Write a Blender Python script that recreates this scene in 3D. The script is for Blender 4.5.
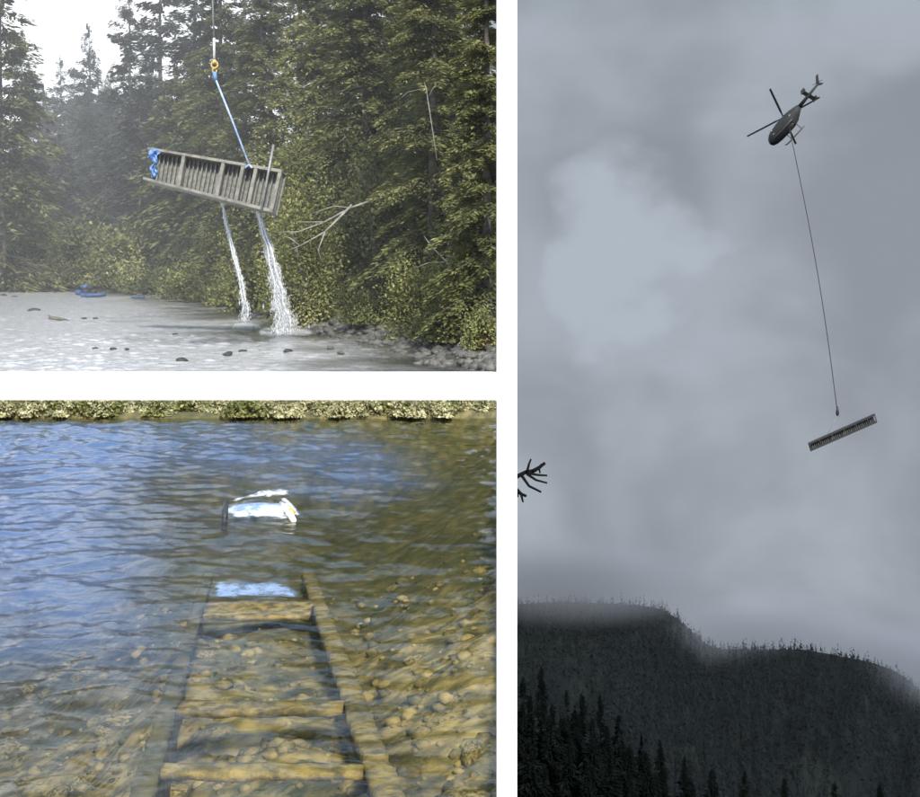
import bpy, bmesh, math, random
import numpy as np
from mathutils import Matrix, Vector
for o in list(bpy.data.objects): bpy.data.objects.remove(o)
S = bpy.context.scene
COL = S.collection
# ------------------------------------------------------------------ camera
F, HX, HY, CZ = 1300.0, 460.0, 262.0, 1.6          # focal length and eye level in photo pixels, eye height in m
cam_d = bpy.data.cameras.new('camera'); cam = bpy.data.objects.new('camera', cam_d); COL.objects.link(cam)
cam.location = (0, 0, CZ); cam.rotation_euler = (math.radians(90), 0, 0)
cam_d.sensor_fit = 'HORIZONTAL'; cam_d.sensor_width = 36; cam_d.lens = 36 * F / 920
cam_d.shift_y = -(398.5 - HY) / 920
cam_d.clip_start = 0.05; cam_d.clip_end = 8000
S.camera = cam
# ------------------------------------------------------------------ sky, sun, exposure
SUN_DIR = Vector((0.20, -0.72, 0.66)).normalized()   # towards the sun
W = bpy.data.worlds.new('World'); S.world = W; W.use_nodes = True
nt = W.node_tree; nt.nodes.clear()
def N(t, tree, **kw):
    n = tree.nodes.new(t)
    for k, v in kw.items():
        if k.startswith('i_'): n.inputs[k[2:].replace('_', ' ')].default_value = v
        else: setattr(n, k, v)
    return n
def maprange(tree, src, a, b, c=0, d=1, smooth=True):
    m = N('ShaderNodeMapRange', tree)
    m.interpolation_type = 'SMOOTHSTEP' if smooth else 'LINEAR'
    for i, v in zip((1, 2, 3, 4), (a, b, c, d)): m.inputs[i].default_value = v
    tree.links.new(src, m.inputs[0]); return m.outputs[0]
def mixc(tree, fac, a, b, mode='MIX'):
    m = N('ShaderNodeMix', tree, data_type='RGBA', blend_type=mode)
    for sock, v in ((m.inputs[0], fac), (m.inputs[6], a), (m.inputs[7], b)):
        if hasattr(v, 'links'): tree.links.new(v, sock)
        elif isinstance(v, (int, float)): sock.default_value = v
        else: sock.default_value = (*v, 1)
    return m.outputs[2]
def math_n(tree, op, a, b):
    m = N('ShaderNodeMath', tree, operation=op)
    for sock, v in ((m.inputs[0], a), (m.inputs[1], b)):
        if hasattr(v, 'links'): tree.links.new(v, sock)
        else: sock.default_value = v
    return m.outputs[0]
sky = N('ShaderNodeTexSky', nt, sky_type='NISHITA', sun_disc=False)
sky.sun_elevation = math.asin(SUN_DIR.z); sky.sun_rotation = math.atan2(SUN_DIR.x, SUN_DIR.y)
sky.air_density = 1.2; sky.dust_density = 0.6
tc = N('ShaderNodeTexCoord', nt); sep = N('ShaderNodeSeparateXYZ', nt); nt.links.new(tc.outputs['Generated'], sep.inputs[0])
n1 = N('ShaderNodeTexNoise', nt, i_Scale=6.5, i_Detail=4.0, i_Roughness=0.45, i_Distortion=0.3)
mp = N('ShaderNodeMapping', nt); mp.inputs['Location'].default_value = (3.1, 0.4, 1.7); mp.inputs['Scale'].default_value = (1, 1, 1.25)
nt.links.new(tc.outputs['Generated'], mp.inputs[0]); nt.links.new(mp.outputs[0], n1.inputs['Vector'])
cl = maprange(nt, n1.outputs['Fac'], 0.33, 0.68)
pd = Vector(((622 - HX) / F, 1, -(268 - HY) / F)).normalized()
n3 = N('ShaderNodeTexNoise', nt, i_Scale=13.0, i_Detail=5.0, i_Roughness=.5); nt.links.new(mp.outputs[0], n3.inputs['Vector'])
dp = N('ShaderNodeVectorMath', nt, operation='DOT_PRODUCT'); dp.inputs[1].default_value = pd; nt.links.new(tc.outputs['Generated'], dp.inputs[0])
pn = math_n(nt, 'ADD', dp.outputs['Value'], math_n(nt, 'MULTIPLY', math_n(nt, 'SUBTRACT', n3.outputs['Fac'], .5), .016))
cl = math_n(nt, 'MAXIMUM', math_n(nt, 'MULTIPLY', cl, .8), math_n(nt, 'MULTIPLY', maprange(nt, pn, math.cos(.105), math.cos(.0)), .95))
grey = mixc(nt, cl, (1.34, 1.47, 1.67), (2.15, 2.42, 2.72))
white = mixc(nt, cl, (8.0, 8.3, 8.6), (10.0, 10.2, 10.4))
side = maprange(nt, sep.outputs['X'], -0.20, 0.02)          # the thick grey cloud fills the right of the sky
cloud = mixc(nt, side, white, grey)
# the overcast breaks up into blue above; bright cloud added there to lift reflections and fill light
bl = maprange(nt, sep.outputs['Z'], 0.19, 0.32)
blue = mixc(nt, maprange(nt, n1.outputs['Fac'], 0.47, 0.66), mixc(nt, 1.0, sky.outputs[0], (1.5, 1.5, 1.5), 'MULTIPLY'), (7.5, 7.8, 8.2))
colr = mixc(nt, bl, cloud, blue)
bg = N('ShaderNodeBackground', nt, i_Strength=0.1); nt.links.new(colr, bg.inputs['Color'])
wo = N('ShaderNodeOutputWorld', nt); nt.links.new(bg.outputs[0], wo.inputs[0])
sl = bpy.data.lights.new('sun', 'SUN'); sl.energy = 3.4; sl.angle = math.radians(7); sl.color = (1, .955, .88)
so = bpy.data.objects.new('sun', sl); COL.objects.link(so); so.rotation_euler = SUN_DIR.to_track_quat('Z', 'Y').to_euler(); so.location = (20, -20, 40)
S.view_settings.view_transform = 'Standard'; S.view_settings.look = 'None'; S.view_settings.gamma = 1
S.view_settings.exposure = 1.0; S.view_settings.use_curve_mapping = False
S.render.engine = 'CYCLES'
S.cycles.use_denoising = True; S.cycles.max_bounces = 7; S.cycles.transparent_max_bounces = 12
S.cycles.diffuse_bounces = 3; S.cycles.volume_bounces = 0; S.cycles.caustics_reflective = False; S.cycles.caustics_refractive = False
# ------------------------------------------------------------------ helpers
def P(px, py, d):                       # a photo pixel's direction at distance d
    return np.array(((px - HX) / F * d, d, CZ - (py - HY) / F * d))
def tag(o, label=None, cat=None, group=None, kind=None):
    for k, v in (('label', label), ('category', cat), ('group', group), ('kind', kind)):
        if v: o[k] = v
    return o
def empty(name, loc=(0, 0, 0)):
    o = bpy.data.objects.new(name, None); COL.objects.link(o); o.location = loc; o.empty_display_size = .2
    return o
def mk(name, V, Fc, mat, parent=None, smooth=False, tint=None):
    V = np.asarray(V, dtype=np.float32).reshape(-1, 3)
    me = bpy.data.meshes.new(name)
    if isinstance(Fc, np.ndarray):
        m, k = Fc.shape
        me.vertices.add(len(V)); me.vertices.foreach_set('co', V.ravel())
        me.loops.add(m * k); me.loops.foreach_set('vertex_index', Fc.astype(np.int32).ravel())
        me.polygons.add(m); me.polygons.foreach_set('loop_start', np.arange(0, m * k, k, dtype=np.int32))
        me.update(calc_edges=True)
    else:
        me.from_pydata(V.tolist(), [], [tuple(int(i) for i in f) for f in Fc]); me.update()
    if smooth: me.polygons.foreach_set('use_smooth', np.ones(len(me.polygons), dtype=bool))
    if tint is not None:
        a = me.attributes.new('tint', 'FLOAT', 'FACE'); a.data.foreach_set('value', np.asarray(tint, dtype=np.float32))
    me.materials.append(mat)
    o = bpy.data.objects.new(name, me); COL.objects.link(o)
    if parent: o.parent = parent
    return o
class MB:                                # collects simple shapes into one mesh
    def __init__(s): s.V = []; s.F = []
    def add(s, V, Fc):
        b = len(s.V); s.V += [tuple(v) for v in V]; s.F += [tuple(i + b for i in f) for f in Fc]
        return s
    def hexa(s, c):                      # eight corners, bottom ring then top ring
        return s.add(c, [(0, 3, 2, 1), (4, 5, 6, 7), (0, 1, 5, 4), (1, 2, 6, 5), (2, 3, 7, 6), (3, 0, 4, 7)])
    def box(s, c, h):
        x, y, z = c; a, b, d = h
        return s.hexa([(x-a, y-b, z-d), (x+a, y-b, z-d), (x+a, y+b, z-d), (x-a, y+b, z-d), (x-a, y-b, z+d), (x+a, y-b, z+d), (x+a, y+b, z+d), (x-a, y+b, z+d)])
    def tube(s, pts, rad, n=6):
        pts = [Vector(p) for p in pts]; V = []; Fc = []
        rad = rad if hasattr(rad, '__len__') else [rad] * len(pts)
        for i, p in enumerate(pts):
            t = (pts[min(i + 1, len(pts) - 1)] - pts[max(i - 1, 0)]).normalized()
            a = t.orthogonal().normalized() if i == 0 else (a - t * a.dot(t)).normalized()
            b = t.cross(a)
            for k in range(n):
                q = 2 * math.pi * k / n
                V.append(p + (a * math.cos(q) + b * math.sin(q)) * rad[i])
        for i in range(len(pts) - 1):
            for k in range(n):
                Fc.append((i*n + k, i*n + (k+1) % n, (i+1)*n + (k+1) % n, (i+1)*n + k))
        Fc.append(tuple(range(n))[::-1]); Fc.append(tuple((len(pts)-1)*n + k for k in range(n)))
        return s.add(V, Fc)
    def loft(s, rings):                  # rings of equal length, capped
        n = len(rings[0]); V = [p for r in rings for p in r]; Fc = []
        for i in range(len(rings) - 1):
            for k in range(n): Fc.append((i*n + k, i*n + (k+1) % n, (i+1)*n + (k+1) % n, (i+1)*n + k))
        Fc.append(tuple(range(n))[::-1]); Fc.append(tuple((len(rings)-1)*n + k for k in range(n)))
        return s.add(V, Fc)
    def build(s, name, mat, parent=None, smooth=False): return mk(name, s.V, s.F, mat, parent, smooth)
# ------------------------------------------------------------------ materials
def mat_new(name):
    m = bpy.data.materials.new(name); m.use_nodes = True; t = m.node_tree; t.nodes.clear()
    return m, t, N('ShaderNodeOutputMaterial', t)
def mat_plain(name, c1, c2=None, scale=8, rough=.7, metal=0, bump=.0, detail=4, spec=.4):
    m, t, out = mat_new(name); p = N('ShaderNodeBsdfPrincipled', t, i_Roughness=rough, i_Metallic=metal)
    p.inputs['Specular IOR Level'].default_value = spec
    tcn = N('ShaderNodeTexCoord', t); nz = N('ShaderNodeTexNoise', t, i_Scale=scale, i_Detail=float(detail), i_Roughness=.65)
    t.links.new(tcn.outputs['Object'], nz.inputs['Vector'])
    t.links.new(mixc(t, maprange(t, nz.outputs['Fac'], .35, .65), c1, c2 or tuple(v * .7 for v in c1)), p.inputs['Base Color'])
    if bump:
        b = N('ShaderNodeBump', t, i_Strength=bump, i_Distance=.02); t.links.new(nz.outputs['Fac'], b.inputs['Height']); t.links.new(b.outputs[0], p.inputs['Normal'])
    t.links.new(p.outputs[0], out.inputs[0]); return m
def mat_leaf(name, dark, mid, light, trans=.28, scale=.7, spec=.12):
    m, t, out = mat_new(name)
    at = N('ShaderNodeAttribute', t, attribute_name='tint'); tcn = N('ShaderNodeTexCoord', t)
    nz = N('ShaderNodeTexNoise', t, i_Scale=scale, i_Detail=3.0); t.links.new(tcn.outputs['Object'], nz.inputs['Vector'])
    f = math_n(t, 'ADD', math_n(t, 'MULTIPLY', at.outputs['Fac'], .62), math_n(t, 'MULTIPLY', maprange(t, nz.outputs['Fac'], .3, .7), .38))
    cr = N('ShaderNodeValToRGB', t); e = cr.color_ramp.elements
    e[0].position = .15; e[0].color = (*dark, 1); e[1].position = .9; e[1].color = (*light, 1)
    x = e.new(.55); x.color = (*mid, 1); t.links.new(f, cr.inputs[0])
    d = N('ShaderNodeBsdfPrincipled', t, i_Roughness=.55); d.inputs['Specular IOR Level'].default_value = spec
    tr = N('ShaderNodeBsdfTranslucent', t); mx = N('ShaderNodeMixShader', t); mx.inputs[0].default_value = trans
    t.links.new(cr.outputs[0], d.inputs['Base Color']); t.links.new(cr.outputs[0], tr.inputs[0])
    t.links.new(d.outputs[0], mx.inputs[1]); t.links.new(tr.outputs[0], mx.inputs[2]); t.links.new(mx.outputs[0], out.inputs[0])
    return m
def mat_water(name, tintc, rough, bscale, bstr, rmax=.95, stretch=(1, 1, 1), body=None, brange=(.12, .92)):
    m, t, out = mat_new(name)
    tcn = N('ShaderNodeTexCoord', t); mpn = N('ShaderNodeMapping', t); mpn.inputs['Scale'].default_value = stretch
    nz = N('ShaderNodeTexNoise', t, i_Scale=bscale, i_Detail=3.0, i_Roughness=.6); t.links.new(tcn.outputs['Object'], mpn.inputs[0]); t.links.new(mpn.outputs[0], nz.inputs['Vector'])
    b = N('ShaderNodeBump', t, i_Strength=bstr, i_Distance=.02); t.links.new(nz.outputs['Fac'], b.inputs['Height'])
    g = N('ShaderNodeBsdfGlossy', t, i_Roughness=rough); tr = N('ShaderNodeBsdfTransparent', t); tr.inputs[0].default_value = (*tintc, 1)
    ge = N('ShaderNodeNewGeometry', t); dt = N('ShaderNodeVectorMath', t, operation='DOT_PRODUCT'); t.links.new(ge.outputs['Incoming'], dt.inputs[0]); t.links.new(b.outputs[0], dt.inputs[1])
    ab = N('ShaderNodeMath', t, operation='ABSOLUTE'); t.links.new(dt.outputs['Value'], ab.inputs[0])   # Schlick's reflectance, the same from above and below
    fr = math_n(t, 'ADD', math_n(t, 'MULTIPLY', math_n(t, 'POWER', math_n(t, 'SUBTRACT', 1.0, ab.outputs[0]), 5.0), rmax), .02)
    t.links.new(b.outputs[0], g.inputs['Normal'])
    mx = N('ShaderNodeMixShader', t); t.links.new(fr, mx.inputs[0]); t.links.new(tr.outputs[0], mx.inputs[1]); t.links.new(g.outputs[0], mx.inputs[2])
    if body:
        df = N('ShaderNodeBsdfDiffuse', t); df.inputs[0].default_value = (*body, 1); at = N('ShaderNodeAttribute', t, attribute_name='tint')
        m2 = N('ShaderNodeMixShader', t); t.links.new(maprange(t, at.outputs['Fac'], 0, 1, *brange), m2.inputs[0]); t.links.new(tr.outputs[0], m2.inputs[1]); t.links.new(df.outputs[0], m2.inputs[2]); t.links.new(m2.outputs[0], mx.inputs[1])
    t.links.new(mx.outputs[0], out.inputs[0]); return m
def mat_foam(name, alpha=.8, scale=14, sheet=True, col=(.82, .84, .86)):
    m, t, out = mat_new(name); tcn = N('ShaderNodeTexCoord', t); nz = N('ShaderNodeTexNoise', t, i_Scale=float(scale), i_Detail=5.0, i_Roughness=.7)
    t.links.new(tcn.outputs['Object'], nz.inputs['Vector'])
    d = N('ShaderNodeBsdfPrincipled', t, i_Roughness=.35); d.inputs['Base Color'].default_value = (*col, 1)
    tr = N('ShaderNodeBsdfTransparent', t); mx = N('ShaderNodeMixShader', t)
    at = N('ShaderNodeAttribute', t, attribute_name='tint')
    t.links.new(maprange(t, math_n(t, 'ADD', nz.outputs['Fac'], math_n(t, 'MULTIPLY', at.outputs['Fac'], .45)) if sheet else nz.outputs['Fac'], *((.70, 1.06) if sheet else (.36, .56)), 0, alpha), mx.inputs[0]); t.links.new(tr.outputs[0], mx.inputs[1]); t.links.new(d.outputs[0], mx.inputs[2]); t.links.new(mx.outputs[0], out.inputs[0])
    return m
M = dict(
    white=mat_plain('white_paint', (.86, .86, .86), (.84, .84, .84), 3, .5),
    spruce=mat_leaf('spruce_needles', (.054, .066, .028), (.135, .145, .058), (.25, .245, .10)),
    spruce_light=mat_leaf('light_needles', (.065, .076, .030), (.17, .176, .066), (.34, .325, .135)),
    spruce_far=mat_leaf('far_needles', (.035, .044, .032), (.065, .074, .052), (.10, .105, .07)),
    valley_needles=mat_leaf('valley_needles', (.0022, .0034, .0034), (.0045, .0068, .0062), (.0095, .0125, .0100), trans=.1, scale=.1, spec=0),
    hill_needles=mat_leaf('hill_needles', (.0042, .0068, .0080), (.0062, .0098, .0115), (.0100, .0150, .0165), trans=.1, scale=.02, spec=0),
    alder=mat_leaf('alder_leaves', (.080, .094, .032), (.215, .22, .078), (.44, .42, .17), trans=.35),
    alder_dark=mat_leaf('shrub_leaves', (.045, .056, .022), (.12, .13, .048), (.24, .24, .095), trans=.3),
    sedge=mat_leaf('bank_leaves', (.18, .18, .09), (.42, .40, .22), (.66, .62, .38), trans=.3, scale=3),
    autumn=mat_leaf('autumn_leaves', (.10, .075, .03), (.26, .18, .07), (.42, .31, .13), trans=.3, scale=3),
    bark=mat_plain('bark', (.12, .105, .09), (.055, .048, .04), 9, .9, bump=.5),
    twig=mat_plain('grey_twig', (.30, .285, .25), (.16, .15, .13), 6, .85),
    black_twig=mat_plain('dark_twig', (.008, .009, .009), (.005, .006, .006), 8, .95, spec=.03),
    soil=mat_plain('forest_soil', (.07, .062, .042), (.03, .034, .02), 1.2, .95, bump=.4),
    rock=mat_plain('rock', (.125, .12, .105), (.05, .049, .043), 5, .7, bump=.6),
    rock_wet=mat_plain('wet_rock', (.055, .05, .042), (.02, .02, .018), 6, .35, bump=.5),
    cliff=mat_plain('cliff_rock', (.2, .195, .185), (.07, .069, .064), 1.1, .9, bump=1.0, detail=9),
    stone=mat_plain('river_stone', (.42, .31, .14), (.06, .055, .028), 5.0, .9, bump=.5),
    bed=mat_plain('pond_bed', (.30, .225, .10), (.055, .062, .026), 3.2, .85, bump=.6, detail=7),
    alu=mat_plain('weathered_aluminium', (.215, .205, .17), (.12, .113, .095), 4, .5, metal=.15),
    alu_in=mat_plain('stained_aluminium', (.19, .19, .165), (.10, .102, .09), 14, .6, metal=.1),
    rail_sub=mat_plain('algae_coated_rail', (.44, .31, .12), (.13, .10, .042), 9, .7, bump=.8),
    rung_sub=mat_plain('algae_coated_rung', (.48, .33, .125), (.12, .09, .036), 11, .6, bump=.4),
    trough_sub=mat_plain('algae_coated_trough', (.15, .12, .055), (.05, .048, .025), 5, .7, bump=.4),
    rail_dim=mat_plain('silted_rail', (.19, .15, .07), (.06, .055, .027), 4, .8, bump=.8),  # left rail, darker than the right one, close to the bed's colour
    blue=mat_plain('blue_tarp', (.15, .28, .55), (.10, .20, .45), 7, .45),
    boat_blue=mat_plain('boat_blue', (.04, .085, .19), (.025, .05, .11), 3, .5),
    blue_pale=mat_plain('pale_blue_strap', (.36, .44, .58), (.18, .27, .48), 9, .6),
    cable=mat_plain('steel_cable', (.26, .26, .26), (.16, .16, .16), 12, .5, metal=.3),
    cable_pale=mat_plain('pale_rope', (.55, .56, .55), (.40, .41, .40), 12, .6),
    yellow=mat_plain('yellow_hook', (.60, .42, .12), (.40, .27, .08), 9, .5),
    dark_metal=mat_plain('dark_metal', (.03, .032, .033), (.02, .021, .022), 6, .45),
    heli=mat_plain('dark_helicopter_paint', (.022, .024, .024), (.014, .015, .016), 2, .75),
    heli_trim=mat_plain('tan_stripe', (.20, .18, .12), (.13, .12, .09), 2, .45),
    glass=mat_plain('cockpit_glass', (.012, .016, .02), (.008, .01, .012), 2, .08, spec=.6),
    load_fill=mat_plain('load_slats', (.12, .125, .12), (.06, .065, .065), 2, .6),
    person=mat_plain('dark_clothing', (.03, .032, .04), (.02, .02, .025), 8, .8),
    wood=mat_plain('driftwood', (.15, .135, .115), (.07, .065, .055), 6, .85, bump=.5),
    foam=mat_foam('foam', .95, 20), spray=mat_foam('spray', .55, 22, False), faint_foam=mat_foam('faint_foam', .55, 20), blue_foam=mat_foam('blue_foam', .6, 9, col=(.36, .52, .80)),  # the bluish one is painted sky reflection, the others foam and spray
    pond=mat_water('pond_water', (.74, .76, .66), .03, 24, .14, stretch=(1, 1.2, 1), body=(.075, .145, .315), brange=(.0, .62)),  # blue body stands in for reflected sky, stronger over deep water
    river=mat_water('river_water', (.60, .62, .60), .06, 26, .5, rmax=.95, body=(.66, .66, .645), brange=(.05, .8)),  # pale body: silt and foam, plus white sky reflection put into the colour
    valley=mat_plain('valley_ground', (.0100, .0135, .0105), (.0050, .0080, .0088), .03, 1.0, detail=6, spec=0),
)
# ------------------------------------------------------------------ large structure: the shelf with river and pond
PZ = -0.3                                # pond level; the river surface is z = 0
EDGE = 0.0365                            # the cliff edge runs straight away from the viewer, behind the white divider
BY = [0, 17.6, 18.7, 23.6, 30.5, 40, 58, 69, 74, 90, 400]
BX = [2, 1.3, .45, -1.2, -3.6, -6.3, -11.8, -18.6, -34, -60, -200]
def bank_x(y): return np.interp(y, BY, BX)
def vnoise(x, y, seed=0, oct=4):
    r = np.random.RandomState(seed); z = 0; a = 1.
    for i in range(oct):
        for k in range(3):
            th = r.uniform(0, 6.28); f = (1.9 ** i) * r.uniform(.8, 1.2)
            z = z + a / 3 * np.sin(f * (x * np.cos(th) + y * np.sin(th)) + r.uniform(0, 6.28) + .8 * np.sin(f * .7 * (x * np.sin(th) - y * np.cos(th)) + r.uniform(0, 6)))
        a *= .5
    return z
LAD = lambda y: .22 - .125 * y           # height of the sunken ladder's rails
def ground_z(x, y):
    x = np.asarray(x, float); y = np.asarray(y, float)
    d = x - bank_x(y) + .35 * vnoise(x * 1.3, y * 1.3, 3, 3) * np.clip((y - 18) / 6, 0, 1)
    land = np.where(d < 0, -.06 + np.maximum(d * .06, -.38), np.minimum(.22 * d, .35 + 1.5 * (1 - np.exp(-np.maximum(d - 1.6, 0) / 7))))
    far = np.clip((y - 85) / 60, 0, 1); land = land + far * .8 * (d > 0)
    land = land + .06 * vnoise(x * 2.2, y * 2.2, 5, 3) * np.clip((y - 17) / 3, 0, 1)
    bed = np.maximum(LAD(np.maximum(y, 4.2)) - .46, -1.75) + .07 * vnoise(x * 5, y * 5, 7, 4) + .03 * vnoise(x * 14, y * 14, 8, 3)
    dr = x + .115 * y - .12 * vnoise(x * .9, y * .6, 9, 3)                      # the shelf right of the ladder's far end
    sh = np.clip((dr + .9) / 2.2, 0, 1) * np.clip((y - 7) / 3, 0, 1); bed = bed + (np.maximum(bed, -1.2) - bed) * sh * sh * (3 - 2 * sh)
    bed = bed - .75 * np.clip((-x - .2 * y) / 2.4, 0, 1) * np.clip((y - 5) / 2.5, 0, 1)       # deep channel left of the ladder, where the painted sky blue is strongest
    shore = np.clip((4.1 - y) / 1.2, 0, 1); bed = bed * (1 - shore) + shore * (-.05)
    up = np.clip((y - 15.0) / .8, 0, 1); up2 = np.clip((y - 15.7) / 1.8, 0, 1)
    bank = bed * (1 - up) + up * (PZ + .02 + up2 * (.42 + .0 * x))
    s = np.clip((y - 17.45) / .9, 0, 1); s = s * s * (3 - 2 * s)
    z = np.where(y < 17.45, bank, bank * (1 - s) + land * s)
    de = EDGE * y - x; z = np.where((y > 3.8) & (y < 15.4), np.maximum(z, np.minimum(PZ - .16 - .24 * np.maximum(de, 0) - .45 * np.maximum(de - .24 * y, 0), np.maximum(LAD(y) - .17, -1.3) + .5 * np.maximum(.115 * y - de, 0)) + .06 * vnoise(x * 5, y * 5, 7, 4)), z)   # the bed shoals towards the cliff edge
    lip = np.clip((x - EDGE * y + .0062 * y) / (.003 * np.maximum(y, 1)), 0, 1) * (y > 3.8) * (y < 17.4)      # rim of rock holding the pond at the cliff edge
    z = np.maximum(z, lip * (PZ + .04 + .03 * vnoise(x * 6, y * 6, 13, 3)) + (1 - lip) * z)
    left = np.clip((-9 - x) / 3, 0, 1) * (y < 17.5); z = z * (1 - left) + .15 * left
    return z
rows = np.concatenate([np.linspace(-6, 3.6, 10), np.geomspace(3.9, 90, 330), np.geomspace(92, 900, 40)])
cols = np.concatenate([np.linspace(0, 1, 60) ** 1.3 * 3.0, 3.0 + np.geomspace(.06, 900, 130)])
Y, U = np.meshgrid(rows, cols, indexing='ij')
X = EDGE * np.maximum(Y, 0) + .01 - U + .003 * np.maximum(Y, 0) * np.sin(Y * 3.3) * (U < 1e-6)
Z = ground_z(X, Y)
def gridF(a, b):
    i = np.arange(a * b).reshape(a, b)
    return np.stack([i[:-1, :-1], i[:-1, 1:], i[1:, 1:], i[1:, :-1]], -1).reshape(-1, 4)
# one ground material: yellow-brown pond bed, dark soil beyond (by location)
m, t, out = mat_new('ground'); p = N('ShaderNodeBsdfPrincipled', t, i_Roughness=.85)
tcn = N('ShaderNodeTexCoord', t); sp = N('ShaderNodeSeparateXYZ', t); t.links.new(tcn.outputs['Object'], sp.inputs[0])
na = N('ShaderNodeTexNoise', t, i_Scale=4.2, i_Detail=7.0, i_Roughness=.72); nb_ = N('ShaderNodeTexVoronoi', t, i_Scale=9.0); nc = N('ShaderNodeTexNoise', t, i_Scale=.7, i_Detail=3.0)
for q in (na, nb_, nc): t.links.new(tcn.outputs['Object'], q.inputs['Vector'])
bedc = mixc(t, maprange(t, na.outputs['Fac'], .36, .58), (.05, .047, .02), (.54, .385, .155))
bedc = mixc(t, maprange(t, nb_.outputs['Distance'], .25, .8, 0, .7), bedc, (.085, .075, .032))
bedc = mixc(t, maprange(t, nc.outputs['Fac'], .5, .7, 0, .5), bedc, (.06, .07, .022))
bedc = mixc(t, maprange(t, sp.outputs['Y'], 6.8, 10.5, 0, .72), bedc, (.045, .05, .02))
soilc = mixc(t, maprange(t, na.outputs['Fac'], .35, .65), (.022, .024, .014), (.085, .074, .05))
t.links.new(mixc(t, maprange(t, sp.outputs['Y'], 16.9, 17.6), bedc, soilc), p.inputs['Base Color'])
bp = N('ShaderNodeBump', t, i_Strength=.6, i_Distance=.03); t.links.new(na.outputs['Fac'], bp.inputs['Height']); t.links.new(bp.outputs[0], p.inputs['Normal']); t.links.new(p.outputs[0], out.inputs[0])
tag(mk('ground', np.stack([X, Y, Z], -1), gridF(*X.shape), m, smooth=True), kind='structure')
# the cliff that drops from the shelf into the valley
cy = np.concatenate([[-6, 0], np.geomspace(3.9, 900, 90)]); cv = np.linspace(0, 1, 24)
CY, CV = np.meshgrid(cy, cv, indexing='ij')
cx = EDGE * np.maximum(CY, 0) + .01
drop = -(.0 + 330 * CV ** 1.6)
CXX = cx + (vnoise(CY * .3, CV * 22, 11) * .02 - .5) * np.clip(CV * 8, 0, 1) * np.clip(CY / 8, .2, 6) * .35
tag(mk('cliff', np.stack([CXX, CY, ground_z(cx, CY) + drop], -1), gridF(*CY.shape), M['cliff'], smooth=True), kind='structure')
# ------------------------------------------------------------------ water
def waves(x, y, n, lmin, lmax, steep, seed, spread=1.2, main=1.57):
    r = np.random.RandomState(seed); h = np.zeros_like(x)
    for i in range(n):
        lam = math.exp(r.uniform(math.log(lmin), math.log(lmax))); k = 2 * math.pi / lam
        th = main + r.normal() * spread
        ph = k * (x * math.cos(th) + y * math.sin(th)) + r.uniform(0, 6.28) + 1.2 * np.sin(k * .31 * (x * math.sin(th) - y * math.cos(th)) + r.uniform(0, 6))
        h += steep * lam / (2 * math.pi) * np.sin(ph) / math.sqrt(n)
    return h
def bump2(x, y, cx, cy, sx, sy): return np.exp(-((x - cx) / sx) ** 2 - ((y - cy) / sy) ** 2)
pr = np.geomspace(3.7, 15.9, 480); pc = np.concatenate([np.linspace(0, .68, 380), np.linspace(.69, 1, 60)])
YY, UU = np.meshgrid(pr, pc, indexing='ij')
XX = EDGE * YY - (UU * (.62 + EDGE) * YY)
patch = .55 + .45 * np.clip(vnoise(XX * .8, YY * .5, 21, 3) + .4, 0, 1.4)
H = waves(XX, YY, 34, .14, .95, .21, 31, .9) * patch + waves(XX, YY, 16, .06, .16, .09, 32) * patch
HW = np.clip((15.9 - YY) / .5, 0, 1)
def pond_pt(px, py): d = (CZ - PZ) / ((py - HY) / F); return (px - HX) / F * d, d
for (qx, qy, sx, sy, a) in ((262, 606, .30, .09, .030), (262, 626, .26, .07, .022), (258, 508, .22, .22, .075)):
    bx_, by_ = pond_pt(qx, qy); g = bump2(XX, YY, bx_, by_, sx, sy); H = H * (1 - .75 * g) + a * g
PZs = PZ + H * HW
tag(mk('pond_water', np.stack([XX, YY, PZs], -1), gridF(*XX.shape), M['pond'], smooth=True, tint=np.clip((PZ - ground_z(XX, YY)[:-1, :-1] - .55) / 1.0 + .2 * vnoise(XX[:-1, :-1] * 2, YY[:-1, :-1] * 1.2, 47, 4), 0, 1).ravel() * np.clip((15.75 - YY[:-1, :-1]) / .4, 0, 1).ravel()), kind='structure')  # tint spreads the painted sky blue by water depth
# river
rr = np.concatenate([np.geomspace(17.8, 100, 380)]); rc = np.linspace(0, 1, 310)
YY, UU = np.meshgrid(rr, rc, indexing='ij'); XX = EDGE * YY - .02 - UU * (.47 * YY + 4)
RH = waves(XX, YY, 34, .09, .7, .32, 41, spread=1.3) * (.6 + .4 * np.clip(vnoise(XX * .5, YY * .35, 43, 3) + .5, 0, 1.5)) + waves(XX, YY, 14, .08, .25, .2, 42)
tag(mk('river_water', np.stack([XX, YY, RH * .9], -1), gridF(*XX.shape), M['river'], smooth=True, tint=np.clip(-(ground_z(XX, YY)[:-1, :-1]) / .34 + .25 * vnoise(XX[:-1, :-1] * .9, YY[:-1, :-1] * .5, 46, 4), 0, 1).ravel()), kind='structure')
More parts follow.
